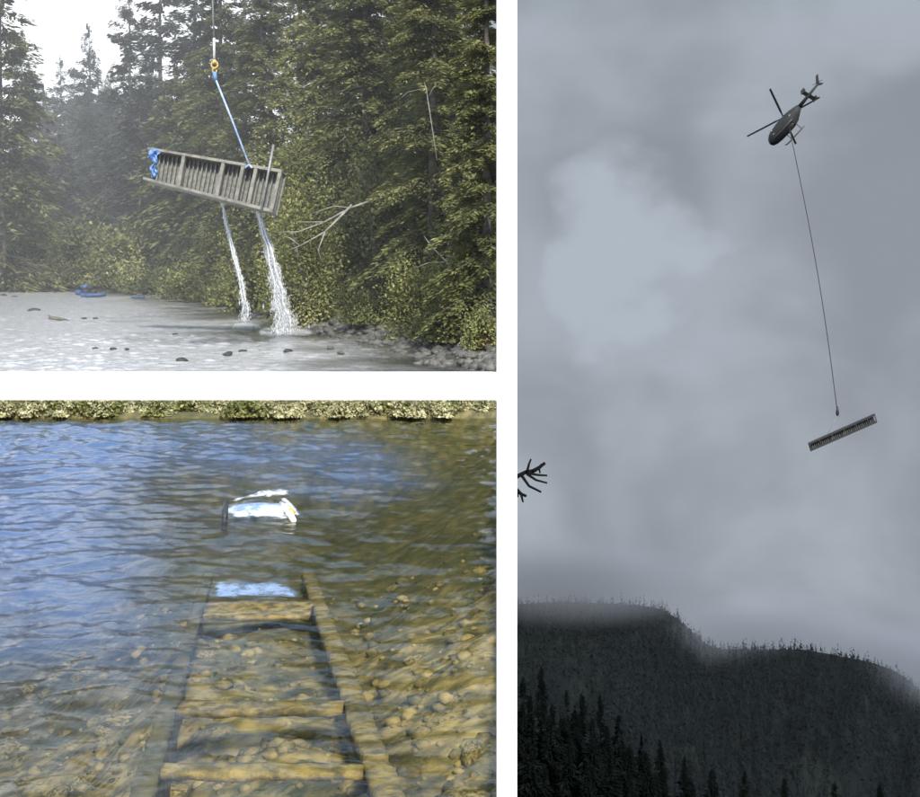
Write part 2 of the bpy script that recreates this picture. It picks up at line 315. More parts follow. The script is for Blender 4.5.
# ------------------------------------------------------------------ white divider between the views, built as bars in front of the pond
PD = 4.2
def wx(px): return (px - HX) / F * PD
def wz(py): return CZ - (py - HY) / F * PD
rail_t = empty('post_and_rail', (wx(507), PD, -.1)); tag(rail_t, 'white painted post standing tall with a level white rail running off to its left', 'post and rail')
hw = wx(517) - wx(507)
def loc_box(mb, x0, x1, y0, y1, z0, z1, o):
    return mb.box(((x0 + x1) / 2 - o[0], (y0 + y1) / 2 - o[1], (z0 + z1) / 2 - o[2]), ((x1 - x0) / 2, (y1 - y0) / 2, (z1 - z0) / 2))
ro = rail_t.location
loc_box(MB(), wx(497), wx(517), PD, PD + .07, -.45, 3.3, ro).build('post', M['white'], rail_t)
loc_box(MB(), -2.6, -2.53, PD, PD + .07, -.45, 3.3, ro).build('post', M['white'], rail_t)  # unseen, added to hold the level bar's left end
loc_box(MB(), -2.53, wx(497), PD, PD + .05, wz(400), wz(373), ro).build('rail', M['white'], rail_t)
# ------------------------------------------------------------------ trees
rng = np.random.RandomState(5)
def quads(C, D, Nn, ln, wd):             # leaf-shaped quads
    D = D / (np.linalg.norm(D, axis=-1, keepdims=True) + 1e-9)
    Wv = np.cross(D, Nn); Wv /= (np.linalg.norm(Wv, axis=-1, keepdims=True) + 1e-9)
    ln = ln[:, None]; wd = wd[:, None]
    V = np.stack([C - D * ln * .5, C + Wv * wd * .5 - D * ln * .05, C + D * ln * .5, C - Wv * wd * .5 - D * ln * .05], 1)
    return V.reshape(-1, 3), np.arange(len(C) * 4).reshape(-1, 4)
def in_edge(Pw, slack=.004):             # is the point on the shelf side of the cliff edge
    return Pw[:, 0] < (EDGE - .004) * Pw[:, 1] + slack * Pw[:, 1] * np.sin(Pw[:, 2] * 5 + Pw[:, 1] * 3)
def conifer(loc, Ht, R, nb, ns, size, mat, label, group, seed, bare=.06, droop=.42, clip=True, limbs=True, name='spruce_tree', gap=.0, power=.8, visible_z=None, bark='bark'):
    r = np.random.RandomState(seed); loc = np.array(loc, float)
    root = empty(name, loc); tag(root, label, 'tree', group)
    tt = bare + (1 - bare) * r.uniform(0, 1, nb) ** 1.15
    if visible_z is not None: tt = np.where(tt * Ht > visible_z, r.uniform(bare, max(.1, visible_z / Ht), nb), tt)
    az = r.uniform(0, 2 * np.pi, nb); L = (R * (1 - tt) ** power * r.uniform(.55, 1.2, nb) + .025 * R)
    if gap: L *= np.where(r.uniform(0, 1, nb) < gap, .35, 1)
    up = np.interp(tt, [0, .5, 1], [-.05, .15, .7]) + r.normal(0, .12, nb)
    s = r.uniform(.06, 1, (nb, ns)) ** .75; sd = r.uniform(-1, 1, (nb, ns))
    wdt = .42 * L[:, None] * (1.05 - s) ** .7 * np.clip(s * 4, 0, 1); off = sd * wdt
    rad = L[:, None] * s
    zz = (Ht * tt)[:, None] + rad * up[:, None] - droop * rad ** 2 / (L[:, None] + .3) - np.abs(off) * .3 + r.normal(0, .05 * size / .15, (nb, ns))
    ca, sa = np.cos(az)[:, None], np.sin(az)[:, None]
    C = np.stack([rad * ca - off * sa, rad * sa + off * ca, zz], -1).reshape(-1, 3)
    sg = np.sign(sd) * .9
    D = np.stack([ca - sg * sa, sa + sg * ca, np.full_like(s, -.35) + r.normal(0, .25, s.shape)], -1).reshape(-1, 3)
    n = len(C); Nn = np.stack([r.normal(0, .45, n), r.normal(0, .45, n), np.ones(n)], -1)
    ln = size * r.uniform(.7, 1.7, n) * np.repeat(np.clip((1 - tt) * 4, .35, 1), ns); wd = ln * r.uniform(.22, .36, n)
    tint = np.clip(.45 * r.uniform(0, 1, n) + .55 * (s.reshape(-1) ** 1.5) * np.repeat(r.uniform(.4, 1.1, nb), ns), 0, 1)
    if clip:
        k = in_edge(C + loc); C, D, Nn, ln, wd, tint = C[k], D[k], Nn[k], ln[k], wd[k], tint[k]
    V, Fq = quads(C, D, Nn, ln, wd)
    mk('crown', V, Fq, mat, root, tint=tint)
    mb = MB(); lean = r.normal(0, .01, 2)
    pts = [(lean[0] * h * Ht * np.sin(3 * h), lean[1] * h * Ht * np.sin(2.3 * h), h * Ht - (.4 if h == 0 else 0)) for h in np.linspace(0, .98, 8)]
    r0 = max(.012 * Ht, .05); mb.tube(pts, [r0 * (1 - .93 * h) * (1.35 if h == 0 else 1) for h in np.linspace(0, 1, 8)], 8)
    if limbs:
        for i in range(0, nb, 1):
            a = az[i]; li = L[i] * .9; z0 = Ht * tt[i]
            pp = [(li * f * math.cos(a), li * f * math.sin(a), z0 + li * f * up[i] - droop * (li * f) ** 2 / (L[i] + .3)) for f in (.02, .4, .75, 1)]
            if clip and not in_edge(np.array(pp) + loc, 0).all(): continue
            mb.tube(pp, [.018 * L[i] / 1.5 + .004, .012 * L[i] / 1.5 + .003, .006, .003], 3)
    mb.build('trunk', M[bark], root, True)
    return root
def shrub(loc, rx, ry, rz, nleaf, size, mat, label, group, seed, name='leafy_shrub', ncl=28, stems=6, stem_mat=None, clip=True, cat='shrub', hollow=.45, cl_sd=.16):
    r = np.random.RandomState(seed); loc = np.array(loc, float)
    root = empty(name, loc); tag(root, label, cat, group)
    u = r.normal(size=(ncl, 3)); u /= np.linalg.norm(u, axis=1, keepdims=True); u *= (hollow + (1 - hollow) * r.uniform(0, 1, (ncl, 1))) * r.uniform(.75, 1.15, (ncl, 1))
    u[:, 2] = np.abs(u[:, 2]) * .9 + (u[:, 2] < 0) * .12
    cc = u * (rx, ry, rz)
    idx = r.randint(0, ncl, nleaf); C = cc[idx] + r.normal(0, cl_sd, (nleaf, 3)) * (rx, ry, rz * .8)
    C[:, 2] = np.maximum(C[:, 2], .02)
    D = r.normal(size=(nleaf, 3)); D[:, 2] -= .3
    Nn = C / (rx, ry, rz) + r.normal(0, .5, (nleaf, 3)); Nn[:, 2] += .8
    ln = size * r.uniform(.55, 1.4, nleaf); wd = ln * r.uniform(.5, .8, nleaf)
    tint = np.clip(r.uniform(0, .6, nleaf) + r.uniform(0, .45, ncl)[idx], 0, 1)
    if clip:
        k = in_edge(C + loc); C, D, Nn, ln, wd, tint = C[k], D[k], Nn[k], ln[k], wd[k], tint[k]
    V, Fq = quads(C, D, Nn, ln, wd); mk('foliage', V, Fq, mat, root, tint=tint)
    for i in range(stems):
        e = cc[r.randint(0, ncl)] ; b = e * (.12, .12, 0)
        if clip and not in_edge(np.array([e, b]) + loc, 0).all(): continue
        mid = (b + e) / 2 + r.normal(0, .08, 3) * (rx, ry, rz)
        q = max(rz * .014, .006)
        MB().tube([b - (0, 0, .08), mid, e], [q * 1.4, q, q * .4], 5).build('stem', stem_mat or M['bark'], root, True)
    return root
def gz(x, y): return float(ground_z(x, y))
# --- forest of the right bank: (pixel x of the trunk, distance, height, radius, branches, sprays, spray size, material)
G_BANK = 'spruces crowding the right river bank'
bank_trees = [
    (487, 22.5, 8.6, 1.15, 170, 130, .13, 'spruce_light', 'pale green spruce hanging over the rocks beside the white post, nearest of the bank'),
    (432, 27.8, 10.5, 1.9, 170, 120, .16, 'spruce_light', 'light green spruce behind the bare forked branch on the right bank'),
    (366, 34, 12.5, 2.5, 190, 120, .19, 'spruce', 'broad spruce with low sweeping boughs right of the falling water'),
    (318, 41, 13.5, 2.6, 190, 110, .2, 'spruce_light', 'yellow-green spruce right behind the upper corner of the hanging trough'),
    (262, 50, 15, 2.9, 190, 110, .22, 'spruce', 'dark spruce behind the blue sling strap'),
    (222, 60, 18, 3.4, 180, 105, .24, 'spruce', 'tall dark spruce behind the yellow lifting hook'),
]
for i, (px, d, Ht, R, nb, ns, sz, mt, lab) in enumerate(bank_trees):
    x = (px - HX) / F * d
    conifer((x, d, gz(x, d) - .1), Ht, R, int(nb * 1.2), int(ns * 1.75), sz * .72, M[mt], lab, G_BANK, 100 + i, bare=.10, droop=.58, visible_z=CZ + .23 * d)
fill = [(455, 31, 11, 2.6, 'spruce'), (395, 38, 13, 3, 'spruce_light'), (462, 39, 12, 2.8, 'spruce'), (425, 46, 14, 3.2, 'spruce'), (345, 48, 15, 3.4, 'spruce'),
        (385, 56, 17, 3.6, 'spruce'), (300, 57, 17, 3.6, 'spruce_light'), (450, 58, 17, 3.6, 'spruce'), (335, 64, 19, 3.8, 'spruce'), (268, 66, 19, 3.6, 'spruce'), (420, 68, 19, 4, 'spruce'), (245, 74, 21, 3.8, 'spruce_far'), (300, 78, 22, 4, 'spruce')]
for i, (px, d, Ht, R, mt) in enumerate(fill):
    x = (px - HX) / F * d
    conifer((x, d, gz(x, d) - .1), Ht, R, 150, 64, .225 + d * .001, M[mt], 'dark spruce packed deep in the forest behind the front trees of the right bank', 'spruces deep in the bank forest', 140 + i, limbs=i < 6, visible_z=CZ + .23 * d)
# --- far trees round the river bend
far = [(3, 70, 21, 4.0, 'spruce', 'dark spruce cut by the left edge of the picture, its top out of sight', 0), (22, 82, 14.5, 3.6, 'spruce', 'short dark spruce leaning in at the far left bank', 0),
       (128, 92, 19.8, 4.0, 'spruce_far', 'slender spruce with open tiers and its pointed top against the white sky', .16), (163, 86, 22.5, 4.0, 'spruce_far', 'tallest open spruce left of the lifting hook, white sky showing through it', .16),
       (196, 78, 20, 4.0, 'spruce_far', 'ragged spruce between the open tall spruce and the lifting hook', .2),
       (88, 118, 20.8, 4.2, 'spruce_far', 'misty spruce with a blunt top left of the slender one', .15), (60, 130, 19.6, 4.4, 'spruce_far', 'misty spruce in the middle of the far forest at left', .1), (42, 122, 15.8, 4.2, 'spruce_far', 'small misty spruce in the dip of the far tree line', .1),
       (74, 140, 20, 4.2, 'spruce_far', 'pale misty spruce behind two nearer misty ones', .1), (108, 135, 18.5, 4.4, 'spruce_far', 'pale misty spruce just left of the slender spruce', .15), (112, 112, 15.5, 5.0, 'spruce_far', 'full misty spruce close behind the slender open-tiered one', .1), (98, 125, 17.5, 5.2, 'spruce_far', 'wide misty spruce filling the gap in the far tree line', .1), (146, 104, 15.5, 5.0, 'spruce_far', 'full spruce between the two open tall ones', .1), (28, 128, 18, 4.4, 'spruce_far', 'misty spruce beside the dark tree at the left edge', .1)]
for i, (px, d, Ht, R, mt, lab, gap) in enumerate(far):
    x = (px - HX) / F * d
    conifer((x, d, gz(x, d) - .1), Ht, R * 1.15, 230, 68, .27 + .0012 * d, M[mt], lab, 'spruces round the river bend', 200 + i, limbs=d < 100, gap=gap, bare=.04, power=.82)
for i, (px, d, Ht, R) in enumerate([(105, 98, 10, 4), (140, 84, 11, 4), (60, 96, 9, 4), (175, 72, 11, 3.6), (205, 70, 12, 3.6), (20, 92, 9, 4), (88, 106, 13, 4), (150, 112, 15, 4.4), (190, 104, 15, 4.4), (225, 96, 16, 4.4), (120, 150, 18, 5), (165, 150, 19, 5), (215, 140, 18, 5), (-20, 110, 17, 5), (50, 160, 19, 5)]):
    x = (px - HX) / F * d
    conifer((x, d, gz(x, d) - .1), Ht, R, 130, 55, .38 + .001 * d, M['spruce_far' if d > 80 else 'spruce'], 'smaller spruce filling the lower forest behind the far water', 'low spruces of the far forest', 230 + i, limbs=False, bare=.0)
# --- shrubs at the water's edge
G_S = 'leafy shrubs along the right bank'
shr = [(418, 258, 24.3, .75, .5, 1.0, 6200, .06, 'alder', 'bright-leaved alder bush with a bare forked branch, above the bank rocks'),
       (464, 262, 22.4, .6, .5, 1.0, 6000, .058, 'alder', 'bright alder bush beside the white post, right of the forked branch'),
       (484, 318, 20.5, .40, .4, .62, 2400, .05, 'alder', 'small pale bush low beside the white post'),
       (304, 195, 31, 1.15, 1.0, 1.8, 9000, .072, 'alder', 'tall yellow-green alder just right of the hanging trough'),
       (245, 250, 42, 1.2, 1.0, 1.5, 5600, .08, 'alder', 'rounded yellow-green bush between the two falling streams'),
       (228, 290, 46, 1.0, .9, .9, 2600, .11, 'alder', 'low yellow-green bush on the bank behind the thin stream'),
       (185, 280, 56, 1.6, 1.3, 1.4, 2600, .15, 'alder_dark', 'green bush at the waterline left of the thin stream'),
       (335, 292, 31, 1.0, .8, .9, 4600, .065, 'alder_dark', 'dark low bush right of the splash'),
       (375, 305, 27.5, .95, .8, .9, 5000, .06, 'alder_dark', 'dark low bush behind the big bank rock'),
       (445, 322, 23, .8, .6, .6, 4200, .046, 'alder_dark', 'low bush behind the shoreline stones'),
       (385, 130, 30.5, 1.2, 1.0, 1.7, 7000, .075, 'alder_dark', 'leafy tree crown high on the right bank'),
       (305, 80, 36.5, 1.5, 1.2, 2.0, 8000, .095, 'alder', 'yellow-green leafy crown right of the blue strap')]
for i, (px, py, d, rx, ry, rz, n, sz, mt, lab) in enumerate(shr):
    c = P(px, py, d); g0 = gz(c[0], d + .6); top = c[2] + rz * .5
    if py < 230:                            # taller than a bush: stands on a long stem
        root = shrub((c[0], d + .6, g0), rx, ry, top - g0, int(n * 1.6), sz, M[mt], lab, G_S, 300 + i, ncl=44, stems=9, name='alder_tree', cat='tree')
    else:
        shrub((c[0], d + .4, g0), rx, ry, max(top - g0, rz), n, sz, M[mt], lab, G_S, 300 + i)
for i, (px, d, rx, rz) in enumerate([(-6, 77, 2, 2.6), (18, 76, 2, 2), (42, 75, 1.8, 2.4), (66, 74.5, 1.8, 1.9), (86, 73.5, 1.6, 2.2), (103, 72.5, 1.6, 1.7), (120, 70.5, 1.4, 2), (10, 78, 3, 3.4), (35, 80, 3, 2.6), (62, 82, 2.8, 2.4), (88, 84, 2.6, 2.6), (110, 84, 2.6, 3), (132, 80, 2.4, 2.4), (155, 74, 2.2, 2.4), (172, 67, 1.8, 2), (205, 52, 1.5, 1.8), (265, 42, 1.2, 1.6), (350, 40, 1.6, 2.4), (410, 33, 1.4, 2.2), (455, 27, 1.0, 1.8), (475, 25, .9, 2.4)]):
    x = (px - HX) / F * d
    shrub((x, d, gz(x, d) - .05), rx, rx * .8, rz, 2400, .055 + .0022 * d, M['alder_dark' if i % 3 else 'alder'], 'mid-green undergrowth bush at the foot of the spruces', 'undergrowth bushes along the far and right bank', 340 + i, stems=3)
for i, px in enumerate(range(-10, 178, 9)):
    dd = next(q for q in np.arange(55, 120, .25) if (px - HX) / F * q > bank_x(q) + .25); x = (px - HX) / F * dd
    shrub((x, dd + .4, gz(x, dd + .4) - .05), 1.1, .8, 1.0 + .5 * math.sin(i * 2.1), 1500, .15, M['alder_dark' if i % 4 else 'alder'], 'low bush overhanging the far waterline', 'low bushes at the far waterline', 380 + i, stems=2)
# bare grey branches in the right bank thicket
bare = [([(470, 285), (447, 262), (432, 247), (424, 236)], 23.2, .02, 'pale bare stick slanting up over the alder bush', [((447, 262), (428, 263), (415, 268)), ((440, 254), (458, 258), (474, 262))]),
        ([(352, 205), (325, 232), (300, 246), (286, 251)], 29, .03, 'long grey dead bough arching down towards the splash', [((325, 232), (318, 250), (322, 262)), ((300, 246), (290, 238), (282, 236))]),
        ([(385, 196), (350, 208), (325, 222), (298, 232), (280, 232)], 30, .03, 'long grey dead bough spreading in a fan above the rocks', [((350, 208), (335, 206), (310, 214)), ((325, 222), (310, 222), (296, 222))]),
        ([(437, 160), (431, 120), (426, 88), (424, 82)], 26, .011, 'white dead snag standing upright in front of the dark gap', [((426, 88), (408, 92), (396, 102)), ((429, 96), (432, 90), (436, 84))]),
        ([(480, 262), (468, 245), (458, 230), (448, 222)], 22.6, .014, 'thin bare stick right of the slanting pale stick', [((468, 245), (478, 232), (482, 226))]),
        ([(396, 60), (378, 40), (368, 25)], 34, .022, 'grey bare branch high among the dark boughs', [((378, 40), (366, 48), (360, 58))])]
for pts, d, rr_, lab, subs in bare:
    W3 = [P(a, b, d + .15 * k) for k, (a, b) in enumerate(pts)]; o = W3[0]
    root = empty('dead_branch', o); tag(root, lab, 'branch', 'bare branches in the bank thicket')
    MB().tube([w - o for w in W3], np.linspace(rr_, rr_ * .35, len(W3)), 6).build('limb', M['twig'], root, True)
    for sb in subs:
        MB().tube([P(a, b, d + .1) - o for a, b in sb], np.linspace(rr_ * .5, rr_ * .2, len(sb)), 5).build('side_twig', M['twig'], root, True)
# ------------------------------------------------------------------ rocks and gravel
def rock_mesh(seed, sub=2):
    bm = bmesh.new(); bmesh.ops.create_icosphere(bm, subdivisions=sub, radius=1)
    V = np.array([v.co for v in bm.verts]); Fc = np.array([[v.index for v in f.verts] for f in bm.faces]); bm.free()
    r = np.random.RandomState(seed)
    for k in range(9):                       # a few flat cuts make facets
        n = r.normal(size=3); n /= np.linalg.norm(n); c = r.uniform(.55, .9); dd = V @ n - c
        V = V - np.where(dd > 0, dd, 0)[:, None] * n * .9
    V = V * (1 + .06 * np.sin(V[:, [1, 2, 0]] * 5 + r.uniform(0, 6, 3)))
    return V, Fc
ROCKS = [rock_mesh(k) for k in range(8)]; ROCK1 = [rock_mesh(k + 20, 1) for k in range(6)]
RDATA = {}
def rock(loc, sc, mat, label, group, k, name='rock', rz=0.):
    key = (k % 8, mat)
    if key not in RDATA:
        o = mk(name, ROCKS[k % 8][0], ROCKS[k % 8][1], M[mat], smooth=False); RDATA[key] = o.data
    else:
        o = bpy.data.objects.new(name, RDATA[key]); COL.objects.link(o)
    o.location = loc; o.scale = sc; o.rotation_euler = (0, 0, rz); return tag(o, label, 'rock', group)
def river_pt(px, py): d = CZ / ((py - HY) / F); return np.array(((px - HX) / F * d, d, 0))
rv = [(342, 330, 12, 'rock', 'largest pale grey rock on the right shore near the splash'), (330, 349, 5, 'rock', 'pointed grey stone standing in the shallows below the splash'), (341, 354, 4, 'rock', 'small pale stone in the shallows beside the pointed one'),
      (182, 361, 7, 'rock_wet', 'dark wet rock breaking the river surface at the bottom middle'), (228, 355, 7, 'rock_wet', 'dark wet rock right of the bottom middle one'), (243, 352, 4, 'rock_wet', 'low dark rock just right of another dark wet rock'), (288, 352, 6, 'rock_wet', 'dark flat rock below the splash'),
      (113, 350, 4, 'rock_wet', 'middle one of three tiny dark rocks in open water'), (95, 349, 3, 'rock_wet', 'left one of three tiny dark rocks in open water'), (127, 350, 3, 'rock_wet', 'right one of three tiny dark rocks in open water'),
      (34, 311, 6, 'rock_wet', 'dark rock above the driftwood stick'), (4, 296, 5, 'rock_wet', 'dark rock at the far left edge of the river'), (14, 297, 3, 'rock_wet', 'small dark rock next to the far left edge'), (84, 319, 3, 'rock_wet', 'tiny dark rock right of the driftwood stick'), (95, 319, 3, 'rock_wet', 'outer tiny dark rock right of the driftwood stick'), (175, 335, 3, 'rock_wet', 'tiny dark rock in the middle of the bright water'),
      (398, 352, 5, 'rock', 'pale rock at the waterline below the dark bush'), (420, 358, 6, 'rock', 'light rock at the waterline near the bottom right'), (438, 352, 5, 'rock', 'squarish light rock near the white post'), (385, 341, 5, 'rock', 'grey rock up the shore behind the waterline'), (412, 343, 5, 'rock', 'mossy grey rock in the middle of the shore stones')]
for i, (px, py, w, mt, lab) in enumerate(rv):
    c = river_pt(px, py); s = w / F * c[1]
    z = max(gz(c[0], c[1]) + s * .25, .02)
    rock((c[0], c[1], z), (s * 1.2, s * .9, s * (.62 if mt == 'rock' else .42)), mt, lab, 'rocks in and beside the river', i, rz=i * 1.3)
r = np.random.RandomState(77); k = 0; Vs = []; Fs = []; nv = 0
for i in range(1500):                       # shore stones: the large ones singly, the small ones as one mass
    y = 18.9 + 46 * r.uniform(0, 1) ** 1.8; x = float(bank_x(y)) + r.normal(0, .55) + .25
    if x > EDGE * y - .12: continue
    s = .03 + .11 * r.uniform(0, 1) ** 2.2 + .0012 * y; z = gz(x, y)
    if z < -.1: continue
    if s * 2 * F / y > 9 and k < 110:
        rock((x, y, z + s * .15), (s, s * r.uniform(.7, 1.1), s * r.uniform(.4, .7)), 'rock', 'angular grey stone lying among the stones of the right shore', 'shore stones of the right bank', k, 'shore_stone', r.uniform(0, 6)); k += 1
    else:
        V, Fc = ROCK1[i % 6]; a = r.uniform(0, 6); c_, s_ = math.cos(a), math.sin(a)
        V = V * (s, s * .8, s * .55); V = np.stack([V[:, 0] * c_ - V[:, 1] * s_ + x, V[:, 0] * s_ + V[:, 1] * c_ + y, V[:, 2] + z + s * .1], -1)
        Vs.append(V); Fs.append(Fc + nv); nv += len(V)
tag(mk('shore_gravel', np.concatenate(Vs), np.concatenate(Fs), M['rock']), 'grey gravel of small stones along the right river shore', 'gravel', kind='stuff')
# stones on the pond bed
Vs = []; Fs = []; nv = 0; k = 0; r = np.random.RandomState(78)
for i in range(1300):
    y = 4.3 + 7 * r.uniform(0, 1) ** 1.5; x = r.uniform(-.37 * y - .2, EDGE * y - .1); s = .02 + .13 * r.uniform(0, 1) ** 5
    z = gz(x, y)
    inside = (-235 / F * y) - .1 < x < (-88 / F * y) + .1
    if s > .06 and k < 60 and not inside:
        rock((x, y, z + s * .02), (s, s * r.uniform(.5, 1.1), s * r.uniform(.3, .5)), 'stone', 'yellow-brown stone lying on the pond bed under clear water', 'stones on the pond bed', k, 'bed_stone', r.uniform(0, 6)); k += 1
    else:
        V, Fc = ROCK1[i % 6]; a = r.uniform(0, 6); c_, s_ = math.cos(a), math.sin(a); s = min(s * r.uniform(.5, 1.4), .06)
        V = V * (s * 1.15, s * .9, s * .6); V = np.stack([V[:, 0] * c_ - V[:, 1] * s_ + x, V[:, 0] * s_ + V[:, 1] * c_ + y, V[:, 2] + z + s * .05], -1)
        Vs.append(V); Fs.append(Fc + nv); nv += len(V)
tag(mk('bed_gravel', np.concatenate(Vs), np.concatenate(Fs), M['stone']), 'yellow-brown gravel covering the pond bed', 'gravel', kind='stuff')
# ------------------------------------------------------------------ low bushes on the bank across the pond
r = np.random.RandomState(91)
for i in range(60):
    px = -30 + 530 * (i + r.uniform(.1, .9)) / 60; d = 15.75 + r.uniform(0, .35); x = (px - HX) / F * d
    shrub((x, d, PZ + .015), r.uniform(.13, .22), .14, r.uniform(.18, .32), 720, .042, M['sedge' if r.uniform() > .3 else 'alder'], 'low yellow-green bush in the row on the bank across the pond', 'low bushes on the bank across the pond', 500 + i, name='bank_bush', ncl=14, stems=2, hollow=.3)
for i in range(30):
    px = -30 + 530 * (i + r.uniform(.1, .9)) / 30; d = 16.35 + r.uniform(0, .3); x = (px - HX) / F * d
    shrub((x, d, gz(x, d) - .02), r.uniform(.2, .3), .16, r.uniform(.2, .27), 620, .04, M['alder' if i % 2 else 'alder_dark'], 'dark green bush half hidden behind the yellow-green bank bushes', 'darker bushes behind the bank bushes', 560 + i, name='bank_bush', ncl=14, stems=2, hollow=.3)
# dry yellowish plants by the shore at the lower right of the river
for i, (px, py, s, mt) in enumerate([(489, 355, .3, 'autumn'), (478, 347, .28, 'sedge'), (490, 335, .34, 'sedge'), (466, 340, .26, 'autumn'), (462, 350, .1, 'sedge'), (400, 330, .16, 'autumn')]):
    c = river_pt(px, py + 6); lab = ['orange-tinged plant at the river\'s edge against the white post', 'pale plant just above the orange-tinged one', 'pale tall plant higher up against the white post', 'orange-brown plant left of the pale ones', 'small pale tuft low at the waterline', 'orange-brown plant behind the shore stones'][i]
    shrub((c[0], c[1], gz(c[0], c[1])), s, s, s * 1.4, 700, .04, M[mt], lab, 'dry plants by the shore', 600 + i, name='dry_plant', cat='plant', ncl=14, stems=3)
# ------------------------------------------------------------------ hanging fish-ladder trough
def trough(name, corners, depth, label, cat, strut_u, nf, mr, mf, bar, fin_skip=None, back=True):
    """corners: TL, TR, BR, BL world points of the open side; depth: how far the trough reaches back"""
    TL, TR, BR, BL = [np.array(c) for c in corners]; o = (TL + TR + BR + BL) / 4
    nrm = np.cross(TR - TL, BL - TL); nrm /= np.linalg.norm(nrm)
    if nrm[1] < 0: nrm = -nrm
    def Q(u, v, w): return (TL * (1-u) * (1-v) + TR * u * (1-v) + BR * u * v + BL * (1-u) * v) + nrm * w - o
    def hx(mb, u0, u1, v0, v1, w0, w1): return mb.hexa([Q(u0, v0, w0), Q(u1, v0, w0), Q(u1, v0, w1), Q(u0, v0, w1), Q(u0, v1, w0), Q(u1, v1, w0), Q(u1, v1, w1), Q(u0, v1, w1)])
    root = empty(name, o); tag(root, label, cat)
    b = bar
    hx(MB(), -.02, 1.0, -b, b, -.03, .05).build('side_rail', mr, root); hx(MB(), -.02, 1.0, 1 - b, 1 + b, -.03, .05).build('side_rail', mr, root)
    hx(MB(), 0, 1, -.02, .0, .05, depth).build('side_plate', mf, root); hx(MB(), 0, 1, 1.0, 1.02, .05, depth).build('side_plate', mf, root)
    if back: hx(MB(), 0, 1, -.02, 1.02, depth, depth + .02).build('bottom_plate', mf, root)
    for u, wd in strut_u: hx(MB(), u - wd, u + wd, b + .002, 1 - b - .002, -.02, .045).build('cross_strut', mr, root)
    for i in range(nf):
        u = (i + .5) / nf
        hx(MB(), u - .004, u + .004, .03, .97, depth * .72, depth - .004).build('baffle', mf, root)
    return root, Q, o
TLp, TRp, BRp, BLp = P(150.5, 149, 28.4), P(282, 171.5, 27.6), P(273, 211.5, 27.4), P(146, 179, 28.2)
tr, Q, to = trough('fish_ladder_section', (TLp, TRp, BRp, BLp), .27, 'grey metal fish-ladder trough with cross struts hanging on a blue strap over the river', 'fish ladder', [(.262, .012), (.564, .012), (.713, .012), (.81, .012), (.988, .012)], 30, M['alu'], M['alu_in'], .038)
# the pole stuck through its right end
pa, pb = P(273.5, 144.5, 27.3), P(261.5, 210, 27.2)
MB().tube([pa - to, pb - to], .026, 8).build('pole', M['cable'], tr, True)
# blue tarp tied at the left end
def cloth(pts, d, seed, nm, parent, o, mat, n=14):
    r = np.random.RandomState(seed); mb = MB(); ptsw = [P(a, b, d) - o for a, b in pts]; V = []; Fc = []
    A, B, C, D = ptsw
    for i in range(n + 1):
        for j in range(n + 1):
            u, v = i / n, j / n; q = A*(1-u)*(1-v) + B*u*(1-v) + C*u*v + D*(1-u)*v
            V.append(q + np.array([.02 * math.sin(9*v + seed) , .05 * math.sin(7*u + 5*v + seed) + .03 * math.sin(17*v - 6*u), .02 * math.sin(11*u + seed)]))
    for i in range(n):
        for j in range(n): a = i*(n+1)+j; Fc.append((a, a+n+1, a+n+2, a+1))
    ob = mk(nm, V, Fc, mat, parent, True); sm = ob.modifiers.new('thick', 'SOLIDIFY'); sm.thickness = .012; return ob
cloth([(151, 149), (159, 151), (157, 163), (148, 158)], 28.15, 1, 'blue_wrap', tr, to, M['blue'])
cloth([(151, 165), (156, 164), (157, 176), (152, 178)], 28.15, 2, 'blue_wrap', tr, to, M['blue'])
# sling line, hook, strap
hk = P(214.5, 65, 27.9)
sl_ = empty('lifting_line', P(214.2, 60, 27.9)); tag(sl_, 'grey lifting line coming straight down from above to the yellow hook', 'cable')
o = np.array(sl_.location); top = P(212.6, 0, 27.9); far_top = o + (top - o) * 6
MB().tube([(0, 0, 0), P(214, 38, 27.9) - o], .03, 6).build('lower_rope', M['cable_pale'], sl_, True)
MB().tube([P(214, 38, 27.9) - o, top - o, far_top - o], .02, 6).build('upper_rope', M['cable'], sl_, True)
hook = empty('lifting_hook', hk); hook.scale = (.75, .75, .75); tag(hook, 'yellow lifting hook at the bottom of the grey line', 'hook')
ring = [(math.cos(a) * .09, .01 * math.sin(2 * a), math.sin(a) * .09) for a in np.linspace(0, 2 * math.pi, 20)]
MB().tube(ring, .026, 6).build('ring', M['yellow'], hook, True)
MB().loft([[(math.cos(a) * q, math.sin(a) * q, z) for a in np.linspace(0, 2 * math.pi, 11)[:-1]] for q, z in ((.03, .15), (.06, .13), (.07, .07), (.04, .03))]).build('swivel', M['yellow'], hook, True)
MB().tube([(math.cos(a) * .06, 0, -.16 + math.sin(a) * .06) for a in np.linspace(1.6, 6.6, 14)], .02, 6).build('claw', M['yellow'], hook, True)
st = empty('lifting_strap', P(215.5, 74, 27.9)); tag(st, 'pale blue strap slanting from the yellow hook down to the hanging trough', 'strap')
o = np.array(st.location); e = P(249, 164.5, 27.7)
MB().tube([hk + (0, 0, -.16) - o, P(215.5, 80, 27.9) - o], .045, 6).build('shackle_loop', M['blue'], st, True)
MB().tube([P(215.5, 79, 27.9) - o, P(232, 120, 27.8) - o, e - o], .022, 6).build('webbing', M['blue_pale'], st, True)
MB().tube([e - o, P(245, 168, 27.65) - o], .02, 6).build('knot_tail', M['blue_pale'], st, True)
MB().tube([e - o, P(252, 168, 27.65) - o], .02, 6).build('knot_tail', M['blue_pale'], st, True)
